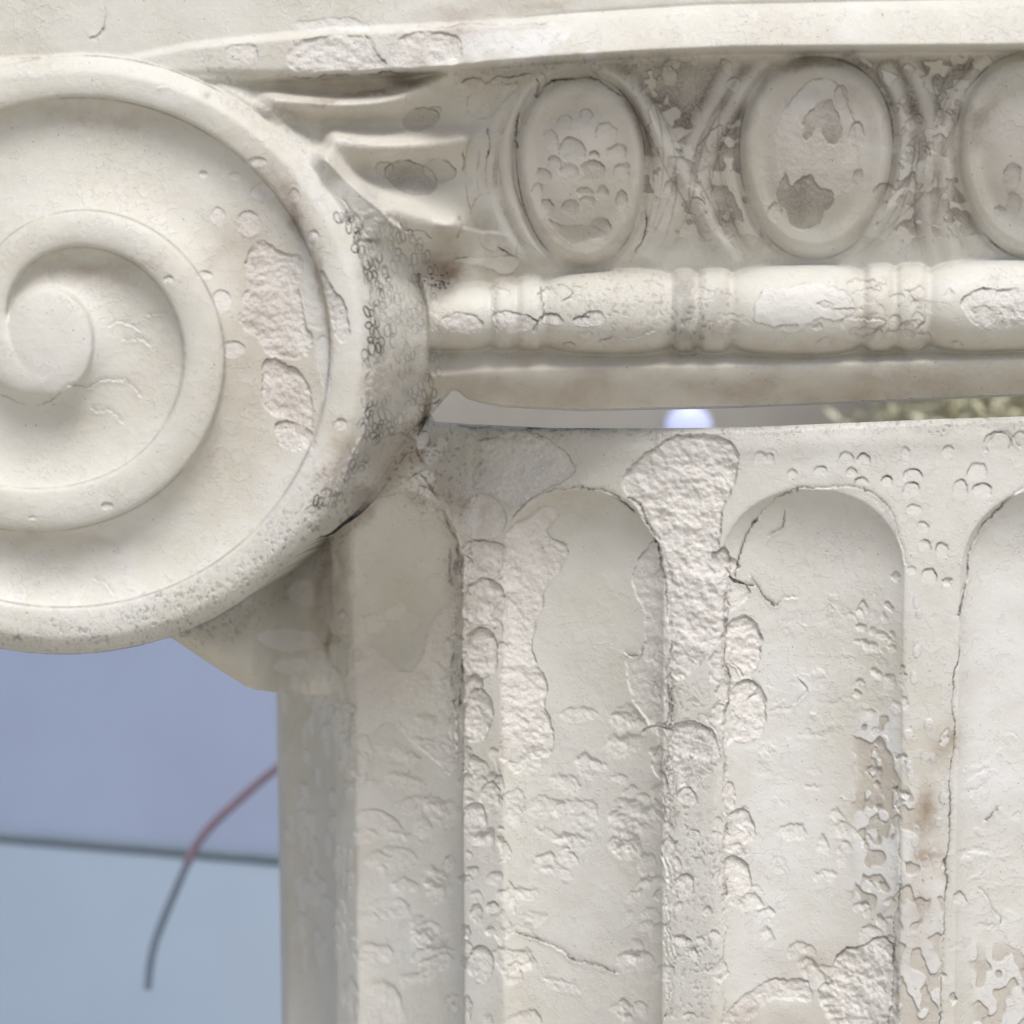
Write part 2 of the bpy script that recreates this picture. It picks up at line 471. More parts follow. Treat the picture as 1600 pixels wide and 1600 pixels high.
spot(mSoot, 1072, 465, 14, 40, .7, 0, p=3)
spot(mSoot, 1120, 490, 20, 50, .25)
spot(mSoot, 1085, 535, 30, 14, .35)
spot(mSpeck, 960, 470, 120, 60, .6, p=3)
spot(mSpeck, 1090, 500, 50, 60, 1.0, p=3)
spot(mStainShade, 900, 545, 260, 16, .3)  # browner along the lower edge of the astragal
spot(mStainShade, 1300, 545, 260, 12, .25)  # the same tone further right
spot(mStainShade, 850, 600, 260, 45, .42, p=3)  # warm shade painted on the down-facing lower moulding
spot(mStainShade, 1250, 605, 480, 34, .36, p=3)  # painted soffit shade continued to the right
spot(mStainShade, 700, 560, 14, 20, .5)
for q in [[(1340, 500), (1380, 510), (1345, 530)], [(1420, 460), (1442, 475), (1446, 500), (1430, 520)], [(775, 452), (772, 480), (778, 520)],
          [(845, 450), (850, 480), (835, 510)], [(940, 530), (985, 528), (1020, 515)], [(1010, 440), (1040, 448)], [(870, 445), (895, 452), (880, 462)],
          [(655, 650), (668, 640), (690, 632), (702, 625)], [(630, 650), (645, 662), (650, 672)]]:
    crackline(q, 1.3, .5)
blob(640, 650, 24, 14, -.4, depth=1.5, rough=.5, crack=.3, white=.5)

# shaft: plaster laid bare in big flakes
K = dict(depth=4.0, rough=1.25, crack=.62)
chip([(745, 690), (790, 677), (840, 680), (875, 700), (893, 725), (890, 745), (850, 765), (815, 785), (790, 783), (770, 770), (742, 765), (738, 740), (750, 715)], **K)
blob(752, 808, 36, 38, **K)
chip([(722, 850), (760, 848), (785, 856), (782, 885), (765, 903), (722, 903)], **K)
blob(752, 940, 33, 36, **K)
blob(748, 1022, 27, 42, **K)
blob(733, 1076, 16, 20, .3, **K)
blob(742, 1120, 24, 42, **K)
blob(722, 890, 14, 20, **K)
chip([(975, 755), (1010, 705), (1050, 685), (1100, 682), (1140, 690), (1152, 720), (1145, 770), (1132, 800), (1125, 840), (1112, 862), (1140, 858), (1140, 950),
      (1130, 1000), (1100, 1035), (1060, 1065), (1048, 1020), (1045, 950), (1035, 880), (1015, 820), (990, 780)], depth=4.5, rough=1.4, crack=.6)
chip([(1055, 1135), (1090, 1130), (1125, 1158), (1128, 1190), (1100, 1218), (1070, 1226), (1052, 1200)], **K)
chip([(800, 815), (830, 800), (850, 790), (870, 800), (850, 830), (885, 852), (882, 880), (850, 930), (832, 1000), (852, 1070), (848, 1100), (868, 1170), (830, 1188),
      (800, 1210), (785, 1150), (780, 1050), (795, 1000), (780, 920), (784, 850)], depth=3.2, rough=1.2, crack=.4)
chip([(1003, 868), (1035, 855), (1046, 1000), (1044, 1140), (1010, 1120), (985, 1080), (978, 1025), (1003, 1022), (1004, 960), (990, 910)], depth=2.2, rough=.6, crack=.4, bare=.7)
blob(1160, 1010, 32, 48, **K)
blob(1168, 1112, 34, 52, depth=3, rough=1, crack=.55)
chip([(1138, 905), (1160, 912), (1175, 925), (1160, 945), (1142, 950)], depth=2.5, rough=.5, crack=.7)
blob(1158, 1300, 26, 38, depth=3, rough=.8, crack=.6)
blob(1152, 1375, 26, 42, depth=3, rough=.8, crack=.5)
chip([(1315, 1492), (1345, 1480), (1405, 1478), (1408, 1640), (1330, 1640), (1292, 1575), (1285, 1545), (1308, 1530)], depth=4, rough=1.6, crack=.7)
chip([(1140, 1580), (1190, 1545), (1220, 1530), (1265, 1535), (1272, 1565), (1230, 1560), (1190, 1575), (1160, 1640), (1138, 1640)], depth=2.5, rough=.8, crack=.45, white=.4)
# left flute
chip([(545, 860), (560, 800), (600, 775), (640, 780), (660, 830), (640, 900), (610, 906), (575, 908), (547, 900)], depth=.8, rough=.25, bare=.3, stain=.05, crack=.25)
chip([(545, 1000), (580, 1012), (640, 1045), (682, 960), (705, 950), (712, 1200), (650, 1165), (600, 1130), (565, 1160), (545, 1130)], depth=2, rough=.7, crack=.3, bare=.9)
blob(583, 972, 18, 14, depth=1, rough=.2, bare=.5, crack=.2, white=.4)
blob(617, 956, 17, 14, depth=1, rough=.2, bare=.5, crack=.2, white=.4)
blob(560, 1180, 16, 34, depth=1.5, rough=.5, bare=.7, crack=.2)
blob(590, 1290, 40, 22, .5, depth=1.8, rough=.6, bare=.5, crack=.15)
chip([(655, 760), (690, 775), (712, 830), (690, 815), (660, 785)], depth=2, rough=.5, crack=.7)
for q in [[(608, 680), (630, 675), (650, 690), (655, 710), (665, 725)], [(640, 750), (655, 740), (675, 760), (690, 790), (705, 830), (715, 880), (725, 960), (722, 1030),
          (712, 1100), (710, 1180)], [(700, 860), (706, 960), (704, 1060), (710, 1150)], [(985, 775), (1008, 800), (1024, 850), (1040, 920), (1048, 1010), (1050, 1090), (1048, 1190)],
          [(800, 800), (830, 778), (870, 765), (915, 762), (960, 772), (995, 800)], [(1140, 905), (1160, 915), (1182, 920)], [(1135, 960), (1137, 1100), (1134, 1250), (1138, 1400)],
          [(1050, 1140), (1020, 1135), (1005, 1142)], [(980, 1022), (995, 1025), (1003, 1015)], [(1140, 1285), (1160, 1290), (1175, 1305)], [(1135, 1325), (1170, 1330)],
          [(800, 1460), (850, 1470), (900, 1500), (960, 1520)], [(1180, 905), (1205, 945), (1225, 938), (1245, 935)], [(1200, 840), (1222, 820), (1225, 800)],
          [(1150, 900), (1158, 860), (1175, 820), (1205, 785), (1250, 768), (1320, 760), (1370, 775), (1400, 820), (1415, 880)],
          [(1502, 960), (1510, 900), (1530, 830), (1560, 790), (1600, 765)], [(1498, 1000), (1494, 1150), (1490, 1300), (1484, 1450), (1478, 1620)],
          [(1408, 1230), (1410, 1330), (1408, 1470), (1404, 1600)], [(1178, 1060), (1185, 1075), (1170, 1095)], [(1250, 1100), (1262, 1080), (1248, 1060)],
          [(1545, 1280), (1565, 1265)], [(1540, 1390), (1560, 1410), (1575, 1440)], [(660, 655), (720, 664), (850, 671), (1000, 672)],
          [(1540, 700), (1545, 690), (1560, 678), (1580, 680), (1595, 695)], [(1110, 1130), (1130, 1160)]]:
    crackline(q, 1.5, .8, warp=.7)
for k, (x, ya, yb) in enumerate([(712, 880, 1200), (706, 900, 1190), (1046, 1060, 1600), (1053, 1080, 1600), (1134, 900, 1600), (775, 1200, 1290), (1042, 1200, 1600)]):
    crackline([(x + 2 * math.sin(y / 40 + k), y) for y in range(ya, yb, 30)], 1.4, .45, warp=1.0)
# scattered shallow flakes in the flutes and on the fillets
regs = [(556, 700, 1150, 1600, 34, 'l'), (725, 780, 1190, 1600, 20, 's'), (730, 780, 1150, 1330, 9, 's'), (790, 900, 1180, 1600, 18, 'l'), (960, 1040, 1100, 1600, 46, 'm'),
        (1055, 1130, 1220, 1600, 22, 's'), (1150, 1400, 1250, 1560, 26, 'm'), (1340, 1410, 950, 1500, 44, 's'), (880, 1000, 1100, 1300, 9, 'l'),
        (1195, 1400, 930, 1260, 60, 'x'), (1230, 1410, 880, 1100, 12, 'x'), (640, 720, 900, 1200, 12, 'm'), (1500, 1600, 1130, 1500, 26, 'x')]
for x0, x1, y0, y1, n, t in regs:
    for k in range(n):
        x, y = R_.uniform(x0, x1), R_.uniform(y0, y1)
        if t == 'l':
            blob(x, y, R_.uniform(14, 36), R_.uniform(8, 20), R_.uniform(-.3, .4), depth=R_.uniform(.8, 2), rough=.6, bare=R_.uniform(.1, .45), crack=.06, soft=3, warp=1.2)
        elif t == 'm':
            blob(x, y, R_.uniform(7, 20), R_.uniform(8, 18), R_.uniform(-.2, .8), depth=R_.uniform(.8, 1.8), rough=.4, bare=R_.uniform(.1, .5), crack=.1, soft=2.2, warp=1.1)
        elif t == 's':
            blob(x, y, R_.uniform(4, 11), R_.uniform(5, 13), R_.uniform(-.3, .3), depth=R_.uniform(.8, 2.2), rough=.4, bare=R_.uniform(.2, .7), crack=.18, soft=1.3, warp=.7)
        else:
            blob(x, y, R_.uniform(5, 22), R_.uniform(4, 9), R_.uniform(-.3, .6), depth=R_.uniform(-.8, .8), rough=.2, bare=R_.uniform(0, .2), crack=.06, soft=1.8, warp=1.5)
for b in [(762, 1250, 17, 26), (737, 1282, 17, 25), (746, 1507, 18, 29), (1072, 1385, 14, 20), (1080, 1180, 4, 4), (727, 1175, 8, 10), (740, 1195, 10, 13), (1075, 1245, 14, 16),
          (740, 1425, 10, 12), (765, 1418, 9, 10), (760, 1455, 8, 9), (1068, 1470, 14, 10)]:
    blob(*b, depth=2.5, rough=.8, bare=.6, crack=.5)
# little fish-scale blisters under the rim of the shaft
for b in [(1185, 715, 10, 9), (1198, 718, 9, 9), (1322, 718, 11, 12), (1350, 718, 11, 11), (1418, 712, 8, 14), (1478, 706, 8, 9), (1282, 738, 10, 8), (1240, 745, 8, 8), (1330, 738, 9, 7),
          (1345, 755, 11, 9), (1385, 748, 8, 8), (1427, 744, 17, 11), (1424, 765, 14, 12), (1525, 738, 15, 16), (1502, 765, 12, 14), (1535, 765, 14, 12), (1430, 798, 12, 8), (1445, 826, 8, 9),
          (1448, 852, 10, 9), (1475, 858, 10, 12), (1560, 695, 24, 20), (1425, 890, 8, 7), (1455, 900, 12, 13), (1595, 700, 16, 28)]:
    blob(*b, depth=1.1, rough=.1, bare=.05, crack=.8, top=1.0, warp=.5)
for x, y in [(1437, 1018), (1432, 1060), (1456, 1132), (1425, 1148), (1452, 1180), (1464, 1184), (1427, 1196), (1429, 1210), (1482, 1246), (1474, 1284), (1468, 1335), (1454, 1345), (1472, 1350),
             (1442, 1332), (1436, 940), (1440, 960), (1438, 1315), (1382, 1250), (1385, 1160), (1378, 1290), (1440, 1300), (1405, 1276)]:
    blob(x, y, R_.uniform(5, 8), R_.uniform(7, 11), depth=-1.0, rough=.1, bare=.2, white=.8, crack=.3, warp=.25)
spot(mStainShade, 1478, 1165, 22, 40, .62, .25)
spot(mStainShade, 1455, 1265, 16, 50, .66, .1)
spot(mStainShade, 1460, 1335, 30, 18, .55)
spot(mStainShade, 1445, 1440, 40, 90, .34)
spot(mStainShade, 1270, 1505, 70, 30, .36, -.2)
spot(mStainShade, 1200, 1590, 120, 26, .3)
spot(mStainShade, 1150, 250, 640, 170, .19, 0, p=6)  # brownish tone over the egg band, partly painted shade of its downward face
spot(mSoot, 1230, 150, 430, 75, .17, -.03, p=6)
# torn flakes all along the arrises of the flutes
for x0, n, sz in [(548, 9, 1.0), (712, 12, .8), (786, 12, 1.1), (1043, 14, .9), (1137, 13, 1.0), (1408, 9, .7), (1492, 7, .6)]:
    for k in range(n):
        cy_ = R_.uniform(880, 1620); cx_ = x0 + R_.choice((-1, 1)) * R_.uniform(4, 16)
        nn_ = R_.randint(7, 10); ex = R_.uniform(7, 17) * sz; ey = R_.uniform(9, 30) * sz
        a0 = R_.uniform(0, 6)
        pts = [(cx_ + ex * R_.uniform(.55, 1.25) * math.cos(a0 + 6.283 * q / nn_), cy_ + ey * R_.uniform(.55, 1.25) * math.sin(a0 + 6.283 * q / nn_)) for q in range(nn_)]
        chip(pts, smooth=R_.random() < .5, warp=.9, depth=R_.uniform(1.2, 3.2), rough=R_.uniform(.5, 1.1), bare=R_.uniform(.4, 1), crack=R_.uniform(.25, .6))
# the crazed, worm-like remains of the upper coat
worm = vnoise(11, 15, 51) + .4 * vnoise(6, 8, 52)
for (x0, x1, y0, y1) in [(1408, 1482, 1360, 1700), (1530, 1700, 1490, 1720), (1340, 1412, 1120, 1420), (1412, 1436, 1240, 1380)]:
    m = sst(x0 - 8, x0 + 12, UU + 6 * N25) * sst(x1 + 8, x1 - 8, UU + 6 * N25) * sst(y0 - 16, y0 + 16, VV + 20 * N25) * sst(y1 + 16, y1 - 16, VV)
    wm = sst(-.08, .1, worm + .1)
    mWhite[:] = np.maximum(mWhite, m * wm * .8)
    mH += m * (wm - .5) * 2.0
    mStainShade[:] = np.maximum(mStainShade, m * (1 - wm) * .28)
    mCrackShade[:] = np.maximum(mCrackShade, m * np.exp(-((worm + .1) / .09) ** 2) * .32)
spot(mStainShade, 1570, 1560, 60, 60, .1)

# necking beside the volute
spot(mStainShade, 640, 725, 70, 60, .5, 0, p=3)
spot(mStainShade, 700, 790, 22, 60, .42, -.3)
spot(mSpeck, 672, 735, 76, 84, 1.0, p=4)
spot(mSpeck, 900, 668, 420, 18, 1.0, p=4)
spot(mSpeck, 1350, 662, 420, 16, .9, p=4)
spot(mSpeck, 715, 900, 26, 200, .8, p=4)
spot(mSpeck, 1090, 1350, 50, 320, .75, p=4)
spot(mSpeck, 1055, 1200, 14, 300, .8, p=4)
spot(mSoot, 1560, 660, 120, 14, .3, -.04)
spot(mSoot, 560, 790, 60, 20, .4, -.5)
for b in [(660, 688, 10, 14), (675, 712, 12, 14), (668, 745, 14, 12), (690, 700, 8, 14)]:
    blob(*b, depth=1.5, rough=.4, bare=.1, crack=.6)
# lower bolster
for b in [(480, 930, 34, 18, .1), (510, 900, 20, 40, .1), (450, 1000, 50, 16, .1), (500, 1040, 22, 22, .9), (455, 1040, 30, 12, 0), (525, 960, 12, 30, .1), (500, 1080, 16, 30, .2)]:
    blob(*b, depth=1.5, rough=.2, bare=.7, white=.9, crack=.15)
spot(mStainShade, 512, 1000, 6, 34, .8, -.2)
spot(mStainShade, 505, 960, 4, 40, .5, .1)
spot(mSoot, 514, 1008, 4, 16, .5, -.3)
spot(mStainShade, 500, 940, 12, 90, .45, .1)
spot(mStainShade, 530, 900, 12, 60, .5, .1)
spot(mStainShade, 575, 800, 26, 10, .5, -.6)
for k in range(90):
    x, y = R_.uniform(440, 545), R_.uniform(1060, 1500)
    blob(x, y, R_.uniform(3, 7), R_.uniform(9, 24), R_.uniform(-.15, .15), depth=-1.2, rough=.1, bare=.1, white=.55, crack=.1, warp=.2)

mCrackShade[:] = np.maximum(mCrackShade, np.clip(mSpeck, 0, 1) * sst(.5, .85, N3 + .3 * N6) * .45)
mH -= np.clip(mSpeck, 0, 1) * sst(.3, .8, N3 + .45 * N6) * 1.2
for b in [(1225, 1290, 80, 420, .8), (1570, 1120, 90, 420, .9), (630, 1430, 80, 220, .6), (900, 1300, 100, 330, .5), (1090, 1400, 60, 250, .4), (1320, 700, 300, 60, .5), (740, 1450, 40, 200, .5), (100, 540, 90, 110, .3), (1270, 470, 70, 22, .5)]:
    spot(mWhite, *b, p=3)
# a general unevenness of brushed coats
mH += .9 * N60 + .4 * N25 + .10 * N6
chalk = sst(.05, .5, big + .25 * N25)
mWhite[:] = np.maximum(mWhite, .30 * chalk)
mStainShade[:] = np.maximum(mStainShade, .07 * sst(.2, .8, -big + .3 * N25))
mStainShade *= sst(-60, 0, UU) * .5 + .5

# ------------------------------------------------------------------ relief of the capital
CX, CY = 75.0, 540.0
VX, VY = UU - CX, VV - CY
rr = np.hypot(VX, VY)
ph = np.degrees(np.arctan2(VX, -VY)) % 360.0
PHI = np.array([-180, -90, -30, 0, 45, 90, 135, 180, 225, 270, 315, 360, 405, 450, 495, 540, 585, 630, 675, 720.])
RAD = np.array([50, 74, 138, 175, 217, 245, 255, 254, 278, 322, 372, 418, 455, 480, 470, 443, 436, 442, 430, 415.])
HWD = np.array([26, 37, 31, 30, 31, 32, 33, 34, 34, 34, 34, 33, 34, 36, 37, 37, 37, 36, 35, 33.])


def smooth_interp(p):
    xs = np.arange(-180, 721, 3.0)
    y = np.interp(xs, PHI, RAD)
    z = np.interp(xs, PHI, HWD)
    k = np.ones(13) / 13
    y = np.convolve(np.pad(y, 6, mode='edge'), k, 'valid')
    return np.interp(p, xs, y).astype(f32), np.interp(p, xs, z).astype(f32)


rings = []
for k in (-360, 0, 360):
    R, hw = smooth_interp(ph + k)
    rings.append((R, hw))
# drop the tail of the first turn where it would run under the eye
R0, h0 = rings[0]
R1, h1 = rings[1]
R2, h2 = rings[2]
vol = np.full((RH, RW), -1e3, f32)
vlab = np.zeros((RH, RW), np.int8)      # 1 channel, 2 spiral ridge, 3 eye
proud = 26 * np.clip(1 - rr / 430, 0, 1)


def channel(ri, ro, c):
    t = np.clip((rr - ri) / np.maximum(ro - ri, 1), 0, 1)
    wid = np.clip((ro - ri) / 130, .15, 1)
    return -9 - c * wid * (1 - np.abs(2 * t - 1) ** 2.4)


eyeR = 76.0
er = np.hypot((UU - 76) / 70, (VV - 535) / 86) * 76
inner0 = np.where(ph > 180, R0 + h0, 0)          # first turn exists only on the left half
chan_a = channel(np.where(ph > 180, np.maximum(R0 + h0, eyeR), eyeR), R1 - h1, 21)
chan_in = channel(eyeR, np.maximum(R0 - h0, eyeR + 1), 16)
chan_a = np.where((ph > 180) & (rr < R0), np.where(R0 - h0 > eyeR, chan_in, -9), chan_a)
chan_b = channel(R1 + h1, R2 - h2, 21)
base_v = np.where(rr < R1, chan_a, chan_b)
h = base_v.astype(f32).copy()
vlab[:] = 1
for (R, hw, m, am) in ((R0, h0, (ph > 182), .5), (R1, h1, True, .55), (R2, h2, True, .8)):
    q = np.abs(rr - R) / hw
    b = np.where(q < 1, 7 * (1 - q ** 2.4) + 5, -99)
    if m is not True:
        am = am * sst(285, 320, ph)
    for e_, f_ in ((R + hw, 1.0), (R - hw, .8)):
        cl = np.exp(-((rr - e_) / 1.25) ** 2) * am * f_ * np.clip(.15 + LINE * .65 + .5 * N60, 0, 1) * (ph < 358.5) * (ph > 1.5 if m is not True else 1)  # dark line painted along the ridge edges as their crease shadow
        if R is R2 and f_ == 1.0:
            cl = cl * np.where((ph > 42) & (ph < 135), 0, 1)
        ok_ = (np.abs(rr - e_) < 6) if m is True else (np.abs(rr - e_) < 6) & m
        mCrackShade[ok_] = np.maximum(mCrackShade, cl)[ok_]
    k = (q < 1) & m
    h[k] = np.maximum(h, b)[k]
    vlab[k] = 2
eq = er / eyeR
k = eq < 1
he = 8 * (1 - eq ** 4) + 5
h[k] = np.maximum(h, he)[k]
vlab[k & (he >= h - .01)] = 3
# outer roll
out = rr - (R2 + h2)
roll = sst(-30, 4, out) * 14
h -= roll
wv = 78 + h + proud

# capital outside the volute
T1 = curve_y([(-500, 105), (100, 104), (180, 95), (300, 71), (500, 51), (700, 41), (850, 30), (1100, 14), (1600, 4), (2200, 2)])
T2 = curve_y([(-500, 125), (270, 122), (370, 124), (600, 112), (700, 105), (850, 92), (1000, 82), (1150, 75), (1600, 72), (2200, 80)])
A1 = curve_y([(-500, 470), (600, 468), (700, 456), (800, 441), (1000, 431), (1200, 425), (1600, 415), (2200, 410)])
A2 = curve_y([(-500, 548), (700, 546), (900, 551), (1300, 553), (1600, 546), (2200, 540)])
F1 = curve_y([(-500, 590), (660, 590), (750, 579), (900, 574), (1200, 570), (1600, 561), (2200, 552)])
F2 = curve_y([(-500, 600), (695, 606), (725, 620), (787, 633), (912, 639), (1162, 634), (1600, 615), (2200, 600)])
cur = -((UU - 1440) / 1000) ** 2 * 60




wb = np.full((RH, RW), 58, f32) + 0 * VV
# abacus steps
leftm = sst(900, 600, UU)
wb = np.where(VV < T1 - 6, 58 + .03 * (VV - T1 + 6), wb)
wb = np.where(VV >= T1 - 6, 58 + (12 * leftm + 6) * (.25 + .75 * sst(120, 480, UU)) * sst(T1 - 6, T1 + 5, VV), wb)
tt = np.clip((VV - T1) / (T2 - T1), 0, 1)
wb = wb + np.where(VV > T1, (1 - leftm) * 22 * tt ** .8, 0)
wb -= 2.5 * np.exp(-((VV - (T1 + 12 - 18 * (1 - leftm))) / 2.5) ** 2) * (1 - leftm)
abw = wb.copy()
# echinus
te = np.clip((VV - T2) / (A1 - T2), 0, 1)
ech = 34 + cur - 122 * te ** 1.2
ech_l = 63 - .13 * np.maximum(UU - 380, 0) - .10 * (VV - 120)
ech = lerp(ech_l, ech, sst(610, 770, UU))
dropm = sst(T2 - 2, T2 + 9, VV)
wb = lerp(abw, ech, dropm)
# astragal
ac = (A1 + A2) / 2; ar = (A2 - A1) / 2
qa = np.clip(np.abs(VV - ac) / ar, 0, 1)
# bead and reel along the astragal
BEADS = [(650, 765, 'bead'), (770, 806, 'reel'), (808, 848, 'reel'), (854, 1046, 'bead'), (1052, 1086, 'reel'), (1092, 1139, 'reel'), (1146, 1344, 'bead'), (1352, 1398, 'reel'),
         (1400, 1448, 'reel'), (1454, 1655, 'bead'), (1662, 1706, 'reel'), (1708, 1752, 'reel'), (1758, 1960, 'bead'), (1966, 2008, 'reel'), (2012, 2060, 'reel')]
bw = np.full(RW, -.16, f32); bsoft = np.zeros(RW, f32)
blab = np.zeros(RW, np.int8)
ux = UU[0]
for i, (a, b, t) in enumerate(BEADS):
    x = (ux - (a + b) / 2) / ((b - a) / 2)
    k = np.abs(x) < 1
    if t == 'bead':
        bw[k] = (-.13 + .22 * (1 - np.abs(x) ** 3.2) ** .8)[k]
    else:
        bw[k] = (-.12 + .15 * (1 - np.abs(x) ** 6))[k]
    blab[k] = i + 1
bwm = blur(np.tile(bw[None, :], (3, 1)), 4.0)[1][None, :]
eased = sst(660, 740, UU)
ast = -58 + cur + ar * (1.02 + bwm * (.7 + .6 * sst(0, 1, (VV - ac) / ar * .5 + .5))) * np.sqrt(np.clip(1 - qa ** 2.2, 0, 1))
rb = (.99 + bwm * .95)
qa2 = np.abs(VV - ac + 4) / (ar * rb)
ast = -72 + cur + 62 * rb * np.sqrt(np.clip(1 - qa2 ** 2.1, 0, 1))
low0 = -78 + cur
# lower fillet
tf = np.clip((VV - A2) / (F1 - A2), 0, 1)
tg = np.clip((VV - F1) / (F2 - F1), 0, 1)
fil = low0 + np.where(VV < F1, 24 * tf ** 1.2, 24 - 4 * tg - 46 * tg ** 1.8)
lowr = np.where(VV < ac, ech, np.maximum(low0, fil))
wb = np.where(VV > A1 - 30, np.maximum(np.where(VV < ac, wb, fil), np.where(qa2 < 1, ast, -1e3)), wb)

# eggs
ring = np.exp(-((eggd - .85) / .11) ** 2)
egg_h = 11 * ring + 20 * (1 - np.clip(eggd / .82, 0, 1) ** 3) + 8 * sst(1.0, .93, eggd)
groove = -4 * np.exp(-((eggd - 1.04) / .05) ** 2)
wb += np.where(VV < A1, groove, 0)
wb += 5 * (sst(1.06, 1.12, eggd) * sst(1.34, 1.2, eggd)) * sst(14, 40, VV - T2) * sst(A1 - 10, A1 - 50, VV)
shell_edge = np.exp(-((eggd - 1.30) / .012) ** 2) * np.clip(LINE * .5 + .5 * N60, 0, 1) * sst(14, 40, VV - T2) * sst(A1 - 20, A1 - 90, VV) * .6
mCrackShade[:] = np.maximum(mCrackShade, shell_edge)
wb += np.where(eggd < 1.0, egg_h, 0) * sst(A1 + 8, A1 - 14, VV)


# strands (darts) crossing between the eggs
strands = []
dart_lab = np.zeros((RH, RW), np.int8)


def strand(pts, wdt, amp, lab=0, m=None):
    global wb
    P = cr(pts, 8)
    wdt *= 1.0; amp *= .8
    sl_, d, side, par = polydist(P, wdt * 3, warp=.25)
    cl = np.exp(-((d - wdt * 1.35) / 1.5) ** 2) * np.clip(.2 + .7 * LINE[sl_] + .4 * N60[sl_] - .3, 0, 1) * sst(420, 330, VV[sl_[0]])
    g_ = sst(.98, 1.03, eggd[sl_]) * sst(8, 30, VV[sl_[0]] - T2[:, sl_[1]])
    mCrackShade[sl_] = np.maximum(mCrackShade[sl_], cl * g_ * .6)
    keep_ = 1 - .72 * np.exp(-(d / (wdt * .9)) ** 4) * g_
    mSoot[sl_] *= keep_
    mWhite[sl_] = np.maximum(mWhite[sl_], .4 * (1 - keep_))
    tp = sst(0, .12, par) * sst(1, .8, par)
    b = amp * np.exp(-(d / wdt) ** 2) * (.35 + .65 * tp)
    mm = sst(.98, 1.06, eggd[sl_]) * sst(4, 22, VV[sl_[0]] - T2[:, sl_[1]])
    wb[sl_] += b * mm
    if lab:
        k = (d < wdt * 1.1) & (mm > .5)
        dart_lab[sl_][k] = lab


X1 = [[(938, 98), (985, 140), (1030, 205), (1062, 268), (1088, 315), (1118, 370), (1150, 408)],
      [(1144, 100), (1118, 150), (1094, 197), (1074, 255), (1062, 315), (1042, 360), (1018, 405)],
      [(1192, 100), (1160, 140), (1128, 186), (1104, 245), (1094, 300), (1104, 345), (1130, 385)],
      [(985, 125), (1018, 185), (1036, 240), (1038, 300), (1028, 350), (1006, 398)]]
for p in X1:
    strand(p, 13, 11, 1)
X2 = [[(1420, 92), (1444, 150), (1455, 210), (1450, 270), (1448, 340), (1460, 408)],
      [(1548, 88), (1500, 157), (1462, 240), (1424, 298), (1375, 345), (1318, 392)],
      [(1604, 98), (1534, 168), (1490, 235), (1474, 300), (1474, 350), (1490, 405)],
      [(1388, 110), (1412, 185), (1410, 247), (1392, 305), (1358, 360)]]
for p in X2:
    strand(p, 13, 11, 2)
for dx in (362,):
    for p in X2:
        strand([(x + dx, y) for x, y in p], 13, 11, 3)
X0 = [[(838, 128), (806, 175), (790, 235), (790, 295), (812, 350), (850, 395), (888, 412)],
      [(800, 140), (772, 200), (762, 260), (768, 320), (795, 375), (835, 408)]]
for p in X0:
    strand(p, 11, 8, 4)
strand([(760, 180), (745, 240), (746, 300), (760, 350)], 12, 5)

# leaf between volute and band
leaf_lab = np.zeros((RH, RW), np.int8)


def leaf(pts, wu, wd, amp, lab, tipf=.9, end=1.0, root=0):
    """a finger with a crisp upper flank and a long soft lower one"""
    global wb
    P = cr(pts, 8)
    sl_, d, side, par = polydist(P, 3 * max(wu, wd))
    wd_ = np.where(side > 0, wd + root * sst(.62, .2, par), wu)
    tp = sst(0, .1, par) * (1 - (1 - end) * sst(tipf, 1.0, par))
    wb[sl_] += amp * np.exp(-(d / wd_) ** 2) * tp
    leaf_lab[sl_][(d < wd_ * .8)] = lab


leafbase = sst(740, 690, UU) * sst(105, 125, VV) * sst(440, 420, VV)
wb = wb + leafbase * (cur * .12)
sl_, sd = polysdf(cr([(372, 126), (450, 120), (560, 114), (640, 112), (676, 116), (650, 136), (600, 148), (520, 153), (440, 152), (395, 140)], 4, True), 20)
wb[sl_] -= 8 * sst(4, -12, sd)
leaf([(395, 152), (470, 160), (540, 164), (600, 158), (655, 140), (705, 116)], 12, 28, 34, 1)
leaf([(500, 214), (560, 226), (620, 229), (690, 224), (742, 214)], 18, 34, 36, 2, .88, .25)
leaf([(480, 232), (530, 275), (580, 312), (640, 336), (690, 350), (714, 354)], 20, 44, 44, 3, .96, .8, 120)
for (px, py, rx, ry, a) in [(570, 193, 110, 17, -20), (640, 272, 80, 22, -26), (655, 405, 60, 26, -34)]:
    sl_ = win(px - 2 * rx, py - 2 * ry, px + 2 * rx, py + 2 * ry, 10)
    wb[sl_] += a * np.exp(-((UU[:, sl_[1]] - px) / rx) ** 2 - ((VV[sl_[0]] - py) / ry) ** 2)
for (px, py, rx, ry, a) in [(702, 353, 20, 17, 24), (748, 366, 16, 36, -18), (690, 398, 44, 14, -12), (732, 218, 12, 12, 8)]:
    sl_ = win(px - 3 * rx, py - 3 * ry, px + 3 * rx, py + 3 * ry, 4)
    wb[sl_] += a * np.exp(-(((UU[:, sl_[1]] - px) / rx) ** 2 + ((VV[sl_[0]] - py) / ry) ** 2) ** 1.3)
# the plain fillet that frames the volute
P = cr([(200, 100), (290, 118), (370, 150), (440, 195), (505, 252), (560, 303), (600, 335)], 8)
sl_, d, side, par = polydist(P, 40)
wb[sl_] += 16 * np.exp(-(d / np.where(side > 0, 70, 11)) ** 2) * sst(.05, .5, par)
VOLGAP = None

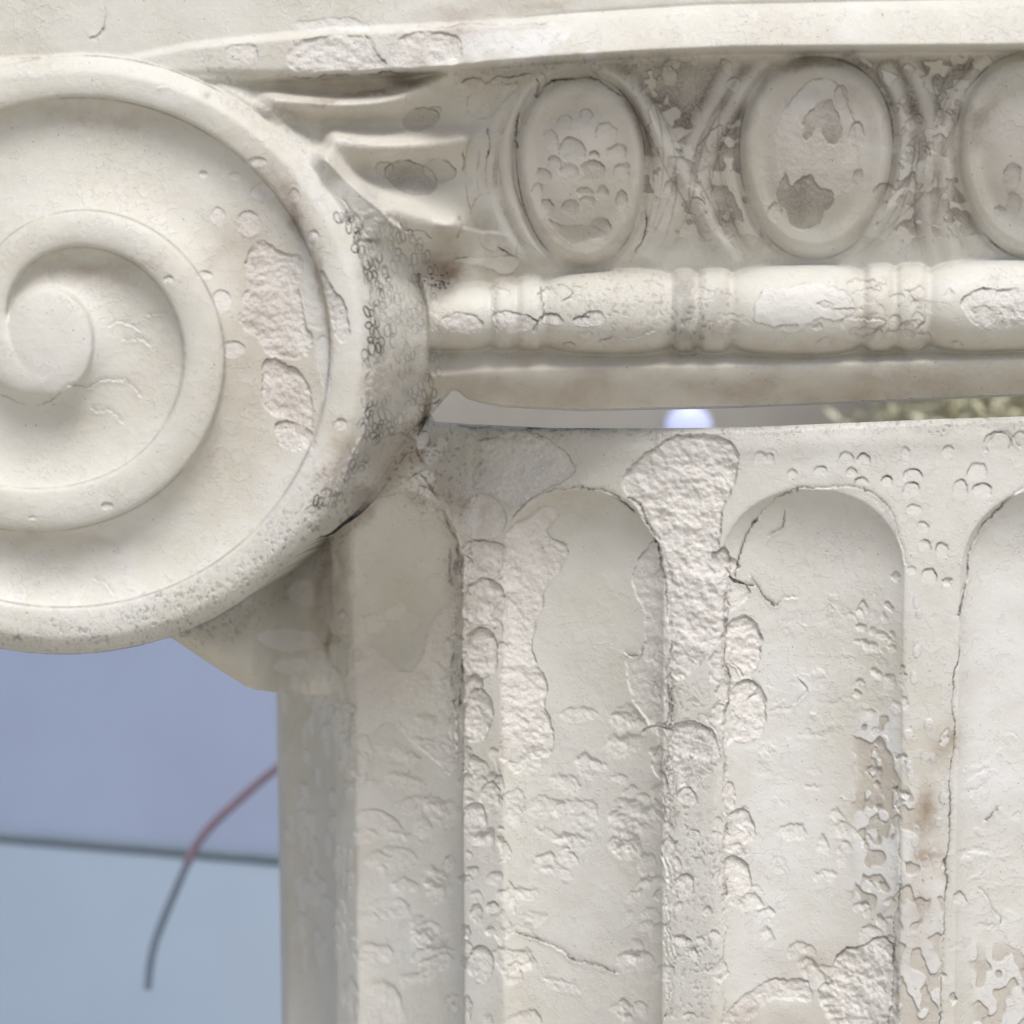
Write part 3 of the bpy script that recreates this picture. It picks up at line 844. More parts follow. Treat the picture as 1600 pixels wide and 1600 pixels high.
# flank of the volute: from the rim back to the band
sideP = [(420, 175), (470, 212), (520, 262), (566, 308), (606, 345), (642, 400), (664, 465), (671, 540), (671, 590), (672, 625), (668, 655), (648, 690), (626, 724), (600, 762), (572, 796), (540, 820), (500, 840), (400, 820), (350, 300)]
sl_, sd = polysdf(cr(sideP, 6, True), 60)
sidein = np.full((RH, RW), 60, f32)
sidein[sl_] = sd
tside = np.clip(out / np.maximum(out - sidein, 1), 0, 1)       # 0 at the rim, 1 at the band
wrim = 66.0
RS, WF, CXS = 1242.0, -60.0, 1470.0
_t = np.radians(np.linspace(-70, 55, 4000))
_x, _w = CXS + RS * np.sin(_t), WF - RS + RS * np.cos(_t)
wsh = np.interp(UU[0], 800 + (_x - 800) * D / (D - _w), _w).astype(f32)[None, :]
low_tab = np.interp(VV[:, 0], [400, 430, 490, 540, 590], [-50, -62, -60, -72, -105]).astype(f32)[:, None]
low_end = lerp(wb - 2, low_tab, sst(395, 440, VV) + 0 * UU)
low_end = lerp(low_end, -262, sst(575, 690, VV) + 0 * UU)
wside = lerp(wrim, low_end, tside ** 1.1)
onside = (sidein < 0) & (out > 0)
vol_in = out <= 0
H = np.where(vol_in, wv, np.where(onside, wside, wb)).astype(f32)
Hb = blur(H, 2.6)
Hb = .5 * H + .5 * Hb
H2 = blur(Hb, 1.2)

# region kept for the capital: signed distance, negative inside
def line_y(pts):
    P = np.array(pts, float)
    y = np.interp(UU[0], P[:, 0], P[:, 1])
    k = np.hanning(9); k /= k.sum()
    return np.convolve(np.pad(y, 4, mode='edge'), k, 'valid').astype(f32)[None, :]


lower = line_y([(-500, 660), (600, 662), (655, 656), (676, 640), (690, 622), (704, 606), (712, 606), (728, 619), (750, 626), (787, 633), (912, 639), (1162, 634), (1600, 615), (2200, 600)])
cap = VV - lower                                     # below the moulding
cap = np.maximum(cap, (565 - UU) * .9 - 0 * VV)      # left of the flank there is only the volute
cap_top = VV - 480 + 0 * UU
cap = np.minimum(cap, cap_top)
cap = np.where((UU < 560) & (VV > 480), 40, cap)
reg = np.minimum(np.minimum(out, cap), np.where(VV < 720, sidein, sidein))
reg = blur(np.clip(reg, -60, 60).astype(f32), 1.0)
left_cap = (UU < CX) & (VV > 108)
reg = np.where(left_cap, blur(np.clip(out, -60, 60).astype(f32), 1.0), reg)
reg = np.where((UU < CX) & (VV <= 108), np.minimum(reg, np.where(VV < 108, VV - 108, 99)), reg)

# part labels
lab = np.zeros((RH, RW), np.int16)
lab[:] = 2                                            # echinus
lab[np.broadcast_to(VV < T2 + 3, lab.shape)] = 1      # abacus
lab[np.broadcast_to(VV > A2, lab.shape)] = 3          # lower fillet
astm = (VV >= A1) & (VV <= A2)
lab[astm] = 4
for i in range(len(BEADS)):
    k = astm & (blab[None, :] == i + 1) & (VV > A1 + 5) & (VV < A2 - 5)
    lab[k] = 10 + i
k = (eggd < 1.02) & (VV < A1) & (VV > T2 + 3)
lab[k] = (40 + egg_id)[k]
for i in (1, 2, 3, 4):
    k = (dart_lab == i) & (eggd >= 1.02) & (VV < A1) & (VV > T2 + 3)
    lab[k] = 50 + i
for i in (1, 2, 3):
    k = (leaf_lab == i) & (VV > T2) & (UU < 760) & (eggd > 1.05) & (lab == 2)
    lab[k] = 60 + i
lab[onside] = 70
lab[vol_in] = 71
lab[vol_in & (vlab == 2)] = 72
lab[vol_in & (vlab == 3)] = 73


def samp(A, u, v):
    x = np.clip(u - U0, 0, RW - 1.001)
    y = np.clip(v - V0, 0, RH - 1.001)
    ix = x.astype(np.int32); iy = y.astype(np.int32)
    fx = (x - ix).astype(f32); fy = (y - iy).astype(f32)
    return (A[iy, ix] * (1 - fx) * (1 - fy) + A[iy, ix + 1] * fx * (1 - fy) + A[iy + 1, ix] * (1 - fx) * fy + A[iy + 1, ix + 1] * fx * fy)


def world(u, v, w):
    """measured position in the frontal plane and depth, to metres"""
    f = (D - w) / D
    return np.stack([(u - 800) * f * S, -w * S, -(v - 800) * f * S], -1)


# ------------------------------------------------------------------ materials
def nodes(name):
    m = bpy.data.materials.new(name)
    m.use_nodes = True
    n = m.node_tree.nodes
    return m, n, m.node_tree.links, n['Principled BSDF']


def rgb(n, c):
    r = n.new('ShaderNodeRGB'); r.outputs[0].default_value = (*c, 1)
    return r.outputs[0]


def mixc(n, l, fac, a, b):
    x = n.new('ShaderNodeMix'); x.data_type = 'RGBA'
    for s_, v in ((0, fac), (6, a), (7, b)):
        if hasattr(v, 'links'):
            l.new(v, x.inputs[s_])
        elif isinstance(v, tuple):
            x.inputs[s_].default_value = (*v, 1)
        else:
            x.inputs[s_].default_value = v
    return x.outputs[2]


def mth(n, l, op, a, b=0.0, c=None):
    x = n.new('ShaderNodeMath'); x.operation = op
    for i, v in enumerate((a, b, c)):
        if v is None:
            continue
        if hasattr(v, 'links'):
            l.new(v, x.inputs[i])
        else:
            x.inputs[i].default_value = v
    return x.outputs[0]


def ramp(n, l, v, a, b, lo=0.0, hi=1.0):
    x = n.new('ShaderNodeMapRange'); x.interpolation_type = 'SMOOTHSTEP'
    l.new(v, x.inputs[0])
    for i, q in enumerate((a, b, lo, hi)):
        x.inputs[i + 1].default_value = q
    return x.outputs[0]


def noise(n, l, co, sc, det=4, rough=.6):
    x = n.new('ShaderNodeTexNoise'); x.inputs['Scale'].default_value = sc
    x.inputs['Detail'].default_value = det; x.inputs['Roughness'].default_value = rough
    l.new(co, x.inputs['Vector'])
    return x.outputs[0]


PAINT = (0.695, 0.69, 0.64)
PAINT2 = (0.645, 0.63, 0.565)
COAT = (0.80, 0.815, 0.825)
PLASTER = (0.85, 0.835, 0.805)


def weathered():
    m, n, l, b = nodes('weathered_paint')
    geo = n.new('ShaderNodeNewGeometry')
    co = geo.outputs['Position']
    A = n.new('ShaderNodeAttribute'); A.attribute_name = 'wear_shade_a'
    B = n.new('ShaderNodeAttribute'); B.attribute_name = 'wear_shade_b'
    sa = n.new('ShaderNodeSeparateColor'); l.new(A.outputs['Color'], sa.inputs[0])
    sb = n.new('ShaderNodeSeparateColor'); l.new(B.outputs['Color'], sb.inputs[0])
    bare, white, crack = sa.outputs
    stain, soot, speck = sb.outputs
    n_big = noise(n, l, co, 22, 3)
    n_mid = noise(n, l, co, 130, 5)
    n_fin = noise(n, l, co, 900, 5, .7)
    n_mic = noise(n, l, co, 3200, 3, .7)
    c = mixc(n, l, ramp(n, l, n_big, .35, .65), PAINT, PAINT2)
    c = mixc(n, l, ramp(n, l, n_mid, .45, .75, 0, .35), c, COAT)
    wf = mth(n, l, 'MULTIPLY', white, .9)
    c = mixc(n, l, wf, c, COAT)
    pl = mixc(n, l, ramp(n, l, n_fin, .3, .7), PLASTER, (0.79, 0.775, 0.745))
    c = mixc(n, l, mth(n, l, 'MULTIPLY', bare, .92), c, pl)
    n_lay = noise(n, l, co, 210, 5, .55)
    lay = ramp(n, l, n_lay, .53, .545)
    lay2 = ramp(n, l, n_mid, .60, .612)
    pres = ramp(n, l, n_big, .42, .6, .15, 1)
    lay = mth(n, l, 'MULTIPLY', lay, pres)
    c = mixc(n, l, mth(n, l, 'MULTIPLY', lay, .16), c, COAT)
    c = mixc(n, l, mth(n, l, 'MULTIPLY', lay2, .14), c, (0.54, 0.52, 0.455))
    # stains and painted shade break up with the grain
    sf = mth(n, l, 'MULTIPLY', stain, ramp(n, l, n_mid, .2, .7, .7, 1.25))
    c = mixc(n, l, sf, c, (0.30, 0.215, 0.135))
    gf = mth(n, l, 'MULTIPLY', soot, ramp(n, l, n_fin, .25, .7, 1.25, .65))
    c = mixc(n, l, gf, c, (0.16, 0.135, 0.12))
    # specks of dirt: sparse everywhere, dense where the skin is pitted
    vo = n.new('ShaderNodeTexVoronoi'); vo.feature = 'F1'; vo.inputs['Scale'].default_value = 520
    l.new(co, vo.inputs['Vector'])
    d1 = ramp(n, l, vo.outputs['Distance'], .08, .22, 1, 0)
    sep = n.new('ShaderNodeSeparateColor'); l.new(vo.outputs['Color'], sep.inputs[0])
    rare = ramp(n, l, sep.outputs[0], .955, .97)
    pit = ramp(n, l, n_mic, .52, .62)
    pit = mth(n, l, 'MULTIPLY', pit, ramp(n, l, n_fin, .42, .55))
    pf = mth(n, l, 'MULTIPLY', pit, mth(n, l, 'MULTIPLY', speck, .75))
    pf = mth(n, l, 'ADD', pf, mth(n, l, 'MULTIPLY', mth(n, l, 'MULTIPLY', d1, rare), .6))
    barepit = mth(n, l, 'MULTIPLY', mth(n, l, 'MULTIPLY', pit, bare), .2)
    pf = mth(n, l, 'ADD', pf, barepit)
    c = mixc(n, l, pf, c, (0.12, 0.095, 0.08))
    cf = mth(n, l, 'MULTIPLY', crack, ramp(n, l, n_fin, .3, .6, .55, 1.1))
    c = mixc(n, l, cf, c, (0.085, 0.07, 0.06))
    l.new(c, b.inputs['Base Color'])
    ro = mth(n, l, 'MULTIPLY_ADD', bare, .35, .5)
    ro = mth(n, l, 'ADD', ro, ramp(n, l, n_fin, .3, .7, -.12, .1))
    l.new(ro, b.inputs['Roughness'])
    b.inputs['Specular IOR Level'].default_value = .38
    # bump
    hgt = mth(n, l, 'MULTIPLY', n_fin, mth(n, l, 'MULTIPLY_ADD', bare, 1.4, .5))
    hgt = mth(n, l, 'MULTIPLY_ADD', n_mid, .7, hgt)
    hgt = mth(n, l, 'MULTIPLY_ADD', n_mic, mth(n, l, 'MULTIPLY_ADD', speck, .5, .14), hgt)
    hgt = mth(n, l, 'MULTIPLY_ADD', pf, -.6, hgt)
    hgt = mth(n, l, 'MULTIPLY_ADD', lay, .42, hgt)
    hgt = mth(n, l, 'MULTIPLY_ADD', lay2, -.35, hgt)
    bp = n.new('ShaderNodeBump')
    bp.inputs['Strength'].default_value = .7
    bp.inputs['Distance'].default_value = 0.00045
    l.new(hgt, bp.inputs['Height'])
    l.new(bp.outputs[0], b.inputs['Normal'])
    return m


MW = weathered()


def simple(name, col, rough=.7, ns=6.0, var=.12, bump=0.0):
    m, n, l, b = nodes(name)
    geo = n.new('ShaderNodeNewGeometry')
    f = noise(n, l, geo.outputs['Position'], ns, 4)
    dark = tuple(c * (1 - var) for c in col)
    c = mixc(n, l, ramp(n, l, f, .3, .7), col, dark)
    l.new(c, b.inputs['Base Color'])
    b.inputs['Roughness'].default_value = rough
    if bump:
        bp = n.new('ShaderNodeBump'); bp.inputs['Distance'].default_value = bump
        l.new(f, bp.inputs['Height']); l.new(bp.outputs[0], b.inputs['Normal'])
    return m


# ------------------------------------------------------------------ object helpers
def empty(name, loc, label, cat, group=None):
    o = bpy.data.objects.new(name, None)
    COL.objects.link(o)
    o.location = loc
    o.empty_display_size = .05
    o['label'] = label; o['category'] = cat
    if group:
        o['group'] = group
    return o


def mesh_object(name, V, F, mat, parent=None, attrs=None, normals=None, smooth=True):
    """V (n,3) world positions, F (m,4) or (m,3) indices"""
    me = bpy.data.meshes.new(name)
    k = F.shape[1]
    me.vertices.add(len(V)); me.vertices.foreach_set('co', V.astype(f32).ravel())
    me.loops.add(F.size); me.loops.foreach_set('vertex_index', F.astype(np.int32).ravel())
    me.polygons.add(len(F))
    me.polygons.foreach_set('loop_start', (np.arange(len(F)) * k).astype(np.int32))
    me.polygons.foreach_set('loop_total', np.full(len(F), k, np.int32))
    me.update(calc_edges=True)
    if smooth:
        me.polygons.foreach_set('use_smooth', np.ones(len(F), bool))
    if attrs:
        for an, data in attrs.items():
            a = me.attributes.new(an, 'FLOAT_COLOR', 'POINT')
            a.data.foreach_set('color', data.astype(f32).ravel())
    if normals is not None:
        me.normals_split_custom_set_from_vertices(normals)
    me.materials.append(mat)
    o = bpy.data.objects.new(name, me)
    COL.objects.link(o)
    if parent:
        root = parent
        o.parent = parent
        loc = np.zeros(3)
        while root:
            loc += np.array(root.location); root = root.parent
        o.matrix_parent_inverse.identity()
        o.location = -loc
        # keep vertices local to the parent: move the mesh instead of the object
        me.vertices.foreach_set('co', (V - loc).astype(f32).ravel())
        o.location = (0, 0, 0)
        me.update()
    return o


def grid_normals(P):
    du = np.gradient(P, axis=1); dv = np.gradient(P, axis=0)
    n_ = np.cross(du, dv)
    n_ /= np.linalg.norm(n_, axis=-1, keepdims=True) + 1e-12
    return -n_ if n_[..., 1].mean() > 0 else n_


def attrs_at(u, v, idx=None, flat=False):
    a = np.stack([samp(mBare, u, v), samp(mWhite, u, v), samp(mCrackShade, u, v), np.ones(u.shape, f32)], -1)
    b = np.stack([samp(mStainShade, u, v), samp(mSoot, u, v), samp(mSpeck, u, v), np.ones(u.shape, f32)], -1)
    return np.clip(a, 0, 1), np.clip(b, 0, 1)


def spaced(lo, a, b, hi, st, grow=1.12, mx=14):
    mid = np.arange(a, b + .001, st)
    L, s_ = [], st
    x = a
    while x > lo:
        s_ = min(s_ * grow, mx); x -= s_; L.append(x)
    R, s_ = [], st
    x = mid[-1]
    while x < hi:
        s_ = min(s_ * grow, mx); x += s_; R.append(x)
    return np.array(L[::-1] + list(mid) + R)


# ------------------------------------------------------------------ THE COLUMN
column = empty('ionic_column', (0.16, 0.3, -1.75), 'cream painted ionic column with spiral scroll, egg band and peeling fluted shaft', 'column')
column['kind'] = 'thing'

STEP = 1.6
gu = spaced(-480, -14, 1614, 2040, STEP)
gv = spaced(-420, -14, 1040, 1050, STEP)
Ug, Vg = np.meshgrid(gu, gv)
# pull the vertices just outside the outline back on to it
gx = np.gradient(reg, axis=1); gy = np.gradient(reg, axis=0)
gx = blur(gx, 1.5); gy = blur(gy, 1.5)
Uo, Vo = Ug.copy(), Vg.copy()
for it in range(2):
    s_ = samp(reg, Ug, Vg)
    g1, g2 = samp(gx, Ug, Vg), samp(gy, Ug, Vg)
    gl = g1 * g1 + g2 * g2 + 1e-3
    lim = 2.2 * STEP
    k = (s_ > 0) & (s_ < lim * (1 if it == 0 else 9))
    near = (np.hypot(Ug - Uo, Vg - Vo) < 5) & k
    Ug = np.where(near, Ug - s_ * g1 / gl, Ug)
    Vg = np.where(near, Vg - s_ * g2 / gl, Vg)
sfin = samp(reg, Uo, Vo)
okv = sfin < 2.2 * STEP * .72
Wg = samp(H2, Ug, Vg) + samp(mH, Ug, Vg)
P = world(Ug, Vg, Wg)
NRM = grid_normals(P)
ok = okv[:-1, :-1] & okv[1:, :-1] & okv[:-1, 1:] & okv[1:, 1:]
nv, nu = Ug.shape
idx = np.arange(nv * nu).reshape(nv, nu)
Fq = np.stack([idx[:-1, :-1], idx[1:, :-1], idx[1:, 1:], idx[:-1, 1:]], -1)[ok]
uc = (Uo[:-1, :-1] + Uo[1:, 1:])[ok] / 2
vc = (Vo[:-1, :-1] + Vo[1:, 1:])[ok] / 2
fl_ = lab[np.clip((vc - V0).astype(int), 0, RH - 1), np.clip((uc - U0).astype(int), 0, RW - 1)]
Pf, Nf = P.reshape(-1, 3), NRM.reshape(-1, 3)
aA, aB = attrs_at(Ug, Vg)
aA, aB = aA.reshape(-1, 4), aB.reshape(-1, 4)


def sub(name, faces, parent, V=Pf, Nn=Nf, A=None, B=None):
    A = aA if A is None else A
    B = aB if B is None else B
    used, inv = np.unique(faces, return_inverse=True)
    return mesh_object(name, V[used], inv.reshape(faces.shape), MW, parent,
                       {'wear_shade_a': A[used], 'wear_shade_b': B[used]}, Nn[used])


L = {}
abacus = sub('abacus', Fq[fl_ == 1], column)
echinus = sub('echinus', Fq[fl_ == 2], column)
fillet_low = sub('lower_moulding', Fq[fl_ == 3], column)
astragal = sub('astragal', Fq[fl_ == 4], column)
volute = sub('volute', Fq[(fl_ == 71)], column)
sub('spiral_ridge', Fq[fl_ == 72], volute)
sub('volute_eye', Fq[fl_ == 73], volute)
flank = sub('volute_flank', Fq[fl_ == 70], volute)
flank['label'] = 'flank of the scroll with pebble-like cracks'
for i, (a, b, t) in enumerate(BEADS):
    k = fl_ == 10 + i
    if k.sum() > 4:
        sub(t, Fq[k], astragal)
for i in range(1, 5):
    k = fl_ == 40 + i
    if k.sum() > 4:
        sub('egg', Fq[k], echinus)
for i in (1, 2, 3, 4):
    k = fl_ == 50 + i
    if k.sum() > 4:
        sub('dart', Fq[k], echinus)
for i in (1, 2, 3):
    k = fl_ == 60 + i
    if k.sum() > 4:
        sub('leaf', Fq[k], echinus)

# sides running back from the outline (the depth of the capital)
E = np.concatenate([Fq[:, [0, 1]], Fq[:, [1, 2]], Fq[:, [2, 3]], Fq[:, [3, 0]]])
key = np.sort(E, 1)
kk = key[:, 0].astype(np.int64) * (nv * nu) + key[:, 1]
u_, inv_, cnt = np.unique(kk, return_inverse=True, return_counts=True)
be = E[cnt[inv_] == 1]
uf, vf = Ug.reshape(-1), Vg.reshape(-1)
wf_ = Wg.reshape(-1)
um = uf[be].mean(1); vm = vf[be].mean(1)


def back_sides(name, edges, depths, inset, parent):
    used, inv = np.unique(edges, return_inverse=True)
    inv = inv.reshape(edges.shape)
    n = len(used)
    rows = [Pf[used]]
    cxm, cym = (CX - 800) * S, -(CY - 800) * S
    g1, g2 = samp(gx, uf[used], vf[used]), samp(gy, uf[used], vf[used])
    gl = np.sqrt(g1 * g1 + g2 * g2) + 1e-3
    for d_, i_ in zip(depths, inset):
        q = Pf[used].copy()
        q[:, 1] = q[:, 1] + d_ * S if d_ < 3000 else q[:, 1]
        q[:, 0] -= g1 / gl * i_ * S
        q[:, 2] += g2 / gl * i_ * S
        rows.append(q)
    V = np.concatenate(rows)
    F = []
    for r in range(len(depths)):
        F.append(np.stack([edges_i0(inv) + r * n, edges_i0(inv) + (r + 1) * n, inv[:, 1] + (r + 1) * n, inv[:, 1] + r * n], -1))
    F = np.concatenate(F)
    rp = len(depths) + 1
    return mesh_object(name, V, F, MW, parent, {'wear_shade_a': np.tile(aA[used], (rp, 1)) * .6, 'wear_shade_b': np.tile(aB[used], (rp, 1)) * .6})


def edges_i0(inv):
    return inv[:, 0]


isvol = (vm > 110) & (um < 672) & ~((vm < 640) & (um > 680))
back_sides('volute_bolster', be[isvol], [6, 40, 120, 260, 420, 600], [1.5, 3, 8, 14, 18, 22], volute)
isslit = (~isvol) & (vm > 560) & (um >= 672)
back_sides('moulding_soffit', be[isslit], [5, 16, 60], [1, 1, 0], fillet_low)

# ------------------------------------------------------------------ shaft
rim_px = np.array([(300, 690), (560, 662), (656, 657), (725, 662), (850, 668), (1000, 669), (1162, 667), (1475, 654), (1600, 650), (1800, 640), (2200, 620)], float)
# columns spaced evenly as seen from the front
th_f = np.radians(np.linspace(-112, 62, 20000))
xf = CXS + RS * np.sin(th_f); wf2 = WF - RS + RS * np.cos(th_f)
uf2 = 800 + (xf - 800) * D / (D - wf2)
vis0 = np.argmax(th_f > math.radians(-80))
th_l = list(np.radians(np.arange(-112, -79.9, .35)))
u_at = np.interp(th_l[-1], th_f, uf2)
i0 = np.searchsorted(th_f, th_l[-1])
mono = uf2[i0:]
tgt = spaced(mono[0] - 1, mono[0] + .5, 1618, mono[-1] - 2, 1.6, 1.1, 12)
tgt = tgt[(tgt > mono[0] + .3) & (tgt < mono[-1])]
th = np.array(th_l + list(np.interp(tgt, mono, th_f[i0:])))
# rows: the world height below the rim
yr = spaced(0, 0, 1000, 0, 1.6)
y_ = yr[-1]; ext = []; s_ = 1.6
GROUND = (1.75 / S)
while y_ < GROUND + 660 - 690:
    s_ = min(s_ * 1.12, 60); y_ += s_; ext.append(y_)
yr = np.concatenate([yr, ext])
TH, YR = np.meshgrid(th, yr)
xw0 = CXS + RS * np.sin(TH); ww0 = WF - RS + RS * np.cos(TH)
u0 = 800 + (xw0 - 800) * D / (D - ww0)
rimv = np.interp(u0[0], rim_px[:, 0], rim_px[:, 1])
rimw = 800 + (rimv - 800) * (D - ww0[0]) / D           # world height of the rim at each column
flat = 662.0
YW = rimw[None, :] + YR * 1.0 + (flat - rimw[None, :]) * sst(20, 330, YR)
YW = np.where(YR == 0, rimw[None, :], YW)
# flutes
SP = math.radians(18.0)
ang = (TH - math.radians(0.3)) / SP
loc = (ang - np.floor(ang)) - .5                       # 0 in the middle of a flute
fi = np.floor(ang).astype(int)
fw = .5 - 2.15 / 18                                    # half width of a flute in spacings
half = fw * SP * RS                                    # about 146 units
top_v = 763.0
cyv = top_v + half * .98
dx = loc * SP * RS / half
dy = np.minimum(YW - (800 + (cyv - 800) * 1.02), 0) / (half * .98)
ro_ = np.abs(dx) ** 2.2 + np.abs(dy) ** 2.2
fd = np.clip(1 - ro_, 0, 1) ** .72
FLD = 50.0
flute_d = FLD * fd
# soften the arris
edge_soft = 5.0 * np.exp(-np.abs(ro_ - 1) / .045)
bulge = 0 * sst(math.radians(-35), math.radians(-50), TH) * sst(math.radians(-75), math.radians(-60), TH) * sst(900, 745, YW)
rad = RS + bulge - flute_d * (1 - .0 * bulge) - edge_soft * .5
# rounded rim
rad -= 11 * (1 - np.clip(YR / 11.0, 0, 1)) ** 2
rad += 4 * np.exp(-((YR - 30) / 22) ** 2)
xs_, ws_ = CXS + rad * np.sin(TH), WF - RS + rad * np.cos(TH)
us = 800 + (xs_ - 800) * D / (D - ws_)
vs = 800 + (YW - 800) * D / (D - ws_)
# below the part measured, the wear carries on
vss = np.where(vs > 1630, 1630 - np.abs(((vs - 1630) % 1000) - 500) * 1.0, vs)
vss = np.where(vs > 1630, 1130 + np.abs(((vs - 1630) % 1000) - 500), vs)
fade = np.where(TH < math.radians(-78), .25, 1.0)
att = np.clip(1.25 - YR / 4000, .6, 1) * fade
rad += samp(mH, us, vss) * fade * 1.15
xs_, ws_ = CXS + rad * np.sin(TH), WF - RS + rad * np.cos(TH)
# beside the scroll the neck stands forward to meet it
usc = np.clip(us, 545, 2000)
wcyl = samp(np.broadcast_to(wsh, (RH, RW)), usc, np.zeros_like(usc))
fwd = np.maximum(-296 + 96 * sst(745, 640, usc) - wcyl, 0) * sst(1060, 770, YW) * sst(760, 715, usc) * (np.cos(TH) > 0) * sst(440, 560, us)
wn = ws_ + fwd
kf = (D - wn) / (D - ws_)
xs_ = 800 + (xs_ - 800) * kf
YW = 800 + (YW - 800) * kf
ws_ = wn
# very slight lean of the drawn lines towards the foot
PS = np.stack([(xs_ - 800 - (xs_ - 950) * np.clip((YW - 700) / 900, 0, 3) * .022) * S, -ws_ * S, -(YW - 800) * S], -1)
NS = grid_normals(PS)
sA, sB = attrs_at(us, vss)
sA, sB = (sA * fade[..., None]).reshape(-1, 4), (sB * fade[..., None]).reshape(-1, 4)
nr, nc = TH.shape
ids = np.arange(nr * nc).reshape(nr, nc)
FS = np.stack([ids[:-1, :-1], ids[1:, :-1], ids[1:, 1:], ids[:-1, 1:]], -1)
infl = (ro_[:-1, :-1] < 1.0)
fic = fi[:-1, :-1]
PSf, NSf = PS.reshape(-1, 3), NS.reshape(-1, 3)
shaft = sub('shaft', FS[~infl], column, PSf, NSf, sA, sB)
for j in np.unique(fic):
    k = infl & (fic == j)
    if k.sum() > 30:
        sub('flute', FS[k], shaft, PSf, NSf, sA, sB)
# thickness of the shell: the top edge and the inner wall
thc = np.radians(np.arange(-112, 62.1, 1.5))
cols = []
rimc = np.interp(800 + (CXS + RS * np.sin(thc) - 800) * D / (D - (WF - RS + RS * np.cos(thc))), rim_px[:, 0], rim_px[:, 1])
wc = WF - RS + RS * np.cos(thc)
rimcw = 800 + (rimc - 800) * (D - wc) / D
ringsP = []
for (dr, dy_) in ((-11, 0), (-30, 6), (-78, 12), (-92, 30), (-92, 1200), (-92, GROUND)):
    r = RS + dr
    x = CXS + r * np.sin(thc); wz = WF - RS + r * np.cos(thc)
    ringsP.append(np.stack([(x - 800) * S, -wz * S, -(rimcw + dy_ - 800) * S], -1))
V = np.concatenate(ringsP)
n = len(thc)
F = []
for r in range(5):
    a = np.arange(n - 1) + r * n
    F.append(np.stack([a, a + 1, a + 1 + n, a + n], -1))
inner = mesh_object('shaft_inner_wall', V, np.concatenate(F), MW, shaft, {'wear_shade_a': np.zeros((len(V), 4)), 'wear_shade_b': np.zeros((len(V), 4))})

# ------------------------------------------------------------------ bolster end behind the scroll
bp_ = cr([(150, 700), (230, 960), (279, 1004), (335, 1042), (392, 1074), (440, 1083), (497, 1087), (526, 1080), (560, 1000), (600, 880), (610, 760), (400, 600)], 1, True)
bp_ = np.array([(150, 700), (200, 960), (279, 1004), (335, 1042), (385, 1073), (400, 1078), (440, 1083), (490, 1086), (520, 1084), (538, 1070), (542, 1000), (552, 900), (560, 760), (400, 600)], float)
sl_, sd = polysdf(bp_, 12)
bu = np.arange(150, 640, 3.0); bv = np.arange(700, 1100, 3.0)
BU, BV = np.meshgrid(bu, bv)
breg = np.full((RH, RW), 20, f32); breg[sl_] = sd
breg = blur(breg[900:1700, 500:1300], 2.0)
full = np.full((RH, RW), 20, f32); full[900:1700, 500:1300] = breg
bgx = np.gradient(full, axis=1); bgy = np.gradient(full, axis=0)
s_ = samp(full, BU, BV)
k = (s_ > 0) & (s_ < 5)
g1, g2 = samp(bgx, BU, BV), samp(bgy, BU, BV)
gl = g1 * g1 + g2 * g2 + 1e-3
okb = s_ < 4
BU2 = np.where(k, BU - s_ * g1 / gl, BU); BV2 = np.where(k, BV - s_ * g2 / gl, BV)
s2 = np.minimum(samp(full, BU2, BV2), 0)
base_w = -330 - (BU2 - 280) * .62 + 30 * np.exp(-((BV2 - 1010) / 60) ** 2)
wshb = samp(np.broadcast_to(wsh, (RH, RW)), BU2, BV2)
base_w = lerp(base_w, wshb + 4, sst(390, 530, BU2))
BW = base_w - 26 * np.exp(s2 / 9) - 10 * sst(-30, 0, s2) + samp(mH, BU2, BV2)
PB = world(BU2, BV2, BW)
NB = grid_normals(PB)
n1, n2 = BU.shape
ib = np.arange(n1 * n2).reshape(n1, n2)
okf = okb[:-1, :-1] & okb[1:, :-1] & okb[:-1, 1:] & okb[1:, 1:]
FB = np.stack([ib[:-1, :-1], ib[1:, :-1], ib[1:, 1:], ib[:-1, 1:]], -1)[okf]
bA, bB = attrs_at(BU2, BV2)
bolster = sub('bolster_end', FB, volute, PB.reshape(-1, 3), NB.reshape(-1, 3), bA.reshape(-1, 4), bB.reshape(-1, 4))
# its side running back
E = np.concatenate([FB[:, [0, 1]], FB[:, [1, 2]], FB[:, [2, 3]], FB[:, [3, 0]]])
key = np.sort(E, 1); kk = key[:, 0].astype(np.int64) * (n1 * n2) + key[:, 1]
u_, inv_, cnt = np.unique(kk, return_inverse=True, return_counts=True)
beb = E[cnt[inv_] == 1]
used, inv = np.unique(beb, return_inverse=True); inv = inv.reshape(beb.shape)
q = PB.reshape(-1, 3)[used]; q2 = q.copy(); q2[:, 1] += 400 * S
V = np.concatenate([q, q2]); n = len(used)
F = np.stack([inv[:, 0], inv[:, 0] + n, inv[:, 1] + n, inv[:, 1]], -1)
mesh_object('bolster_side', V, F, MW, volute, {'wear_shade_a': np.zeros((len(V), 4)), 'wear_shade_b': np.zeros((len(V), 4))})

# ------------------------------------------------------------------ SETTING behind and below
def box_mesh(x0, x1, y0, y1, z0, z1):
    V = np.array([(x, y, z) for x in (x0, x1) for y in (y0, y1) for z in (z0, z1)], float)
    F = np.array([(0, 1, 3, 2), (4, 6, 7, 5), (0, 4, 5, 1), (2, 3, 7, 6), (0, 2, 6, 4), (1, 5, 7, 3)])
    return V, F


def box(name, b, mat, parent=None, bevel=0.0):
    V, F = box_mesh(*b)
    o = mesh_object(name, V, F, mat, parent, smooth=False)
    if bevel:
        m = o.modifiers.new('bevel', 'BEVEL'); m.width = bevel; m.segments = 3
    return o


WB = -5200.0            # depth of the wall behind


def atp(u, v, w):
    return world(np.float64(u), np.float64(v), w)


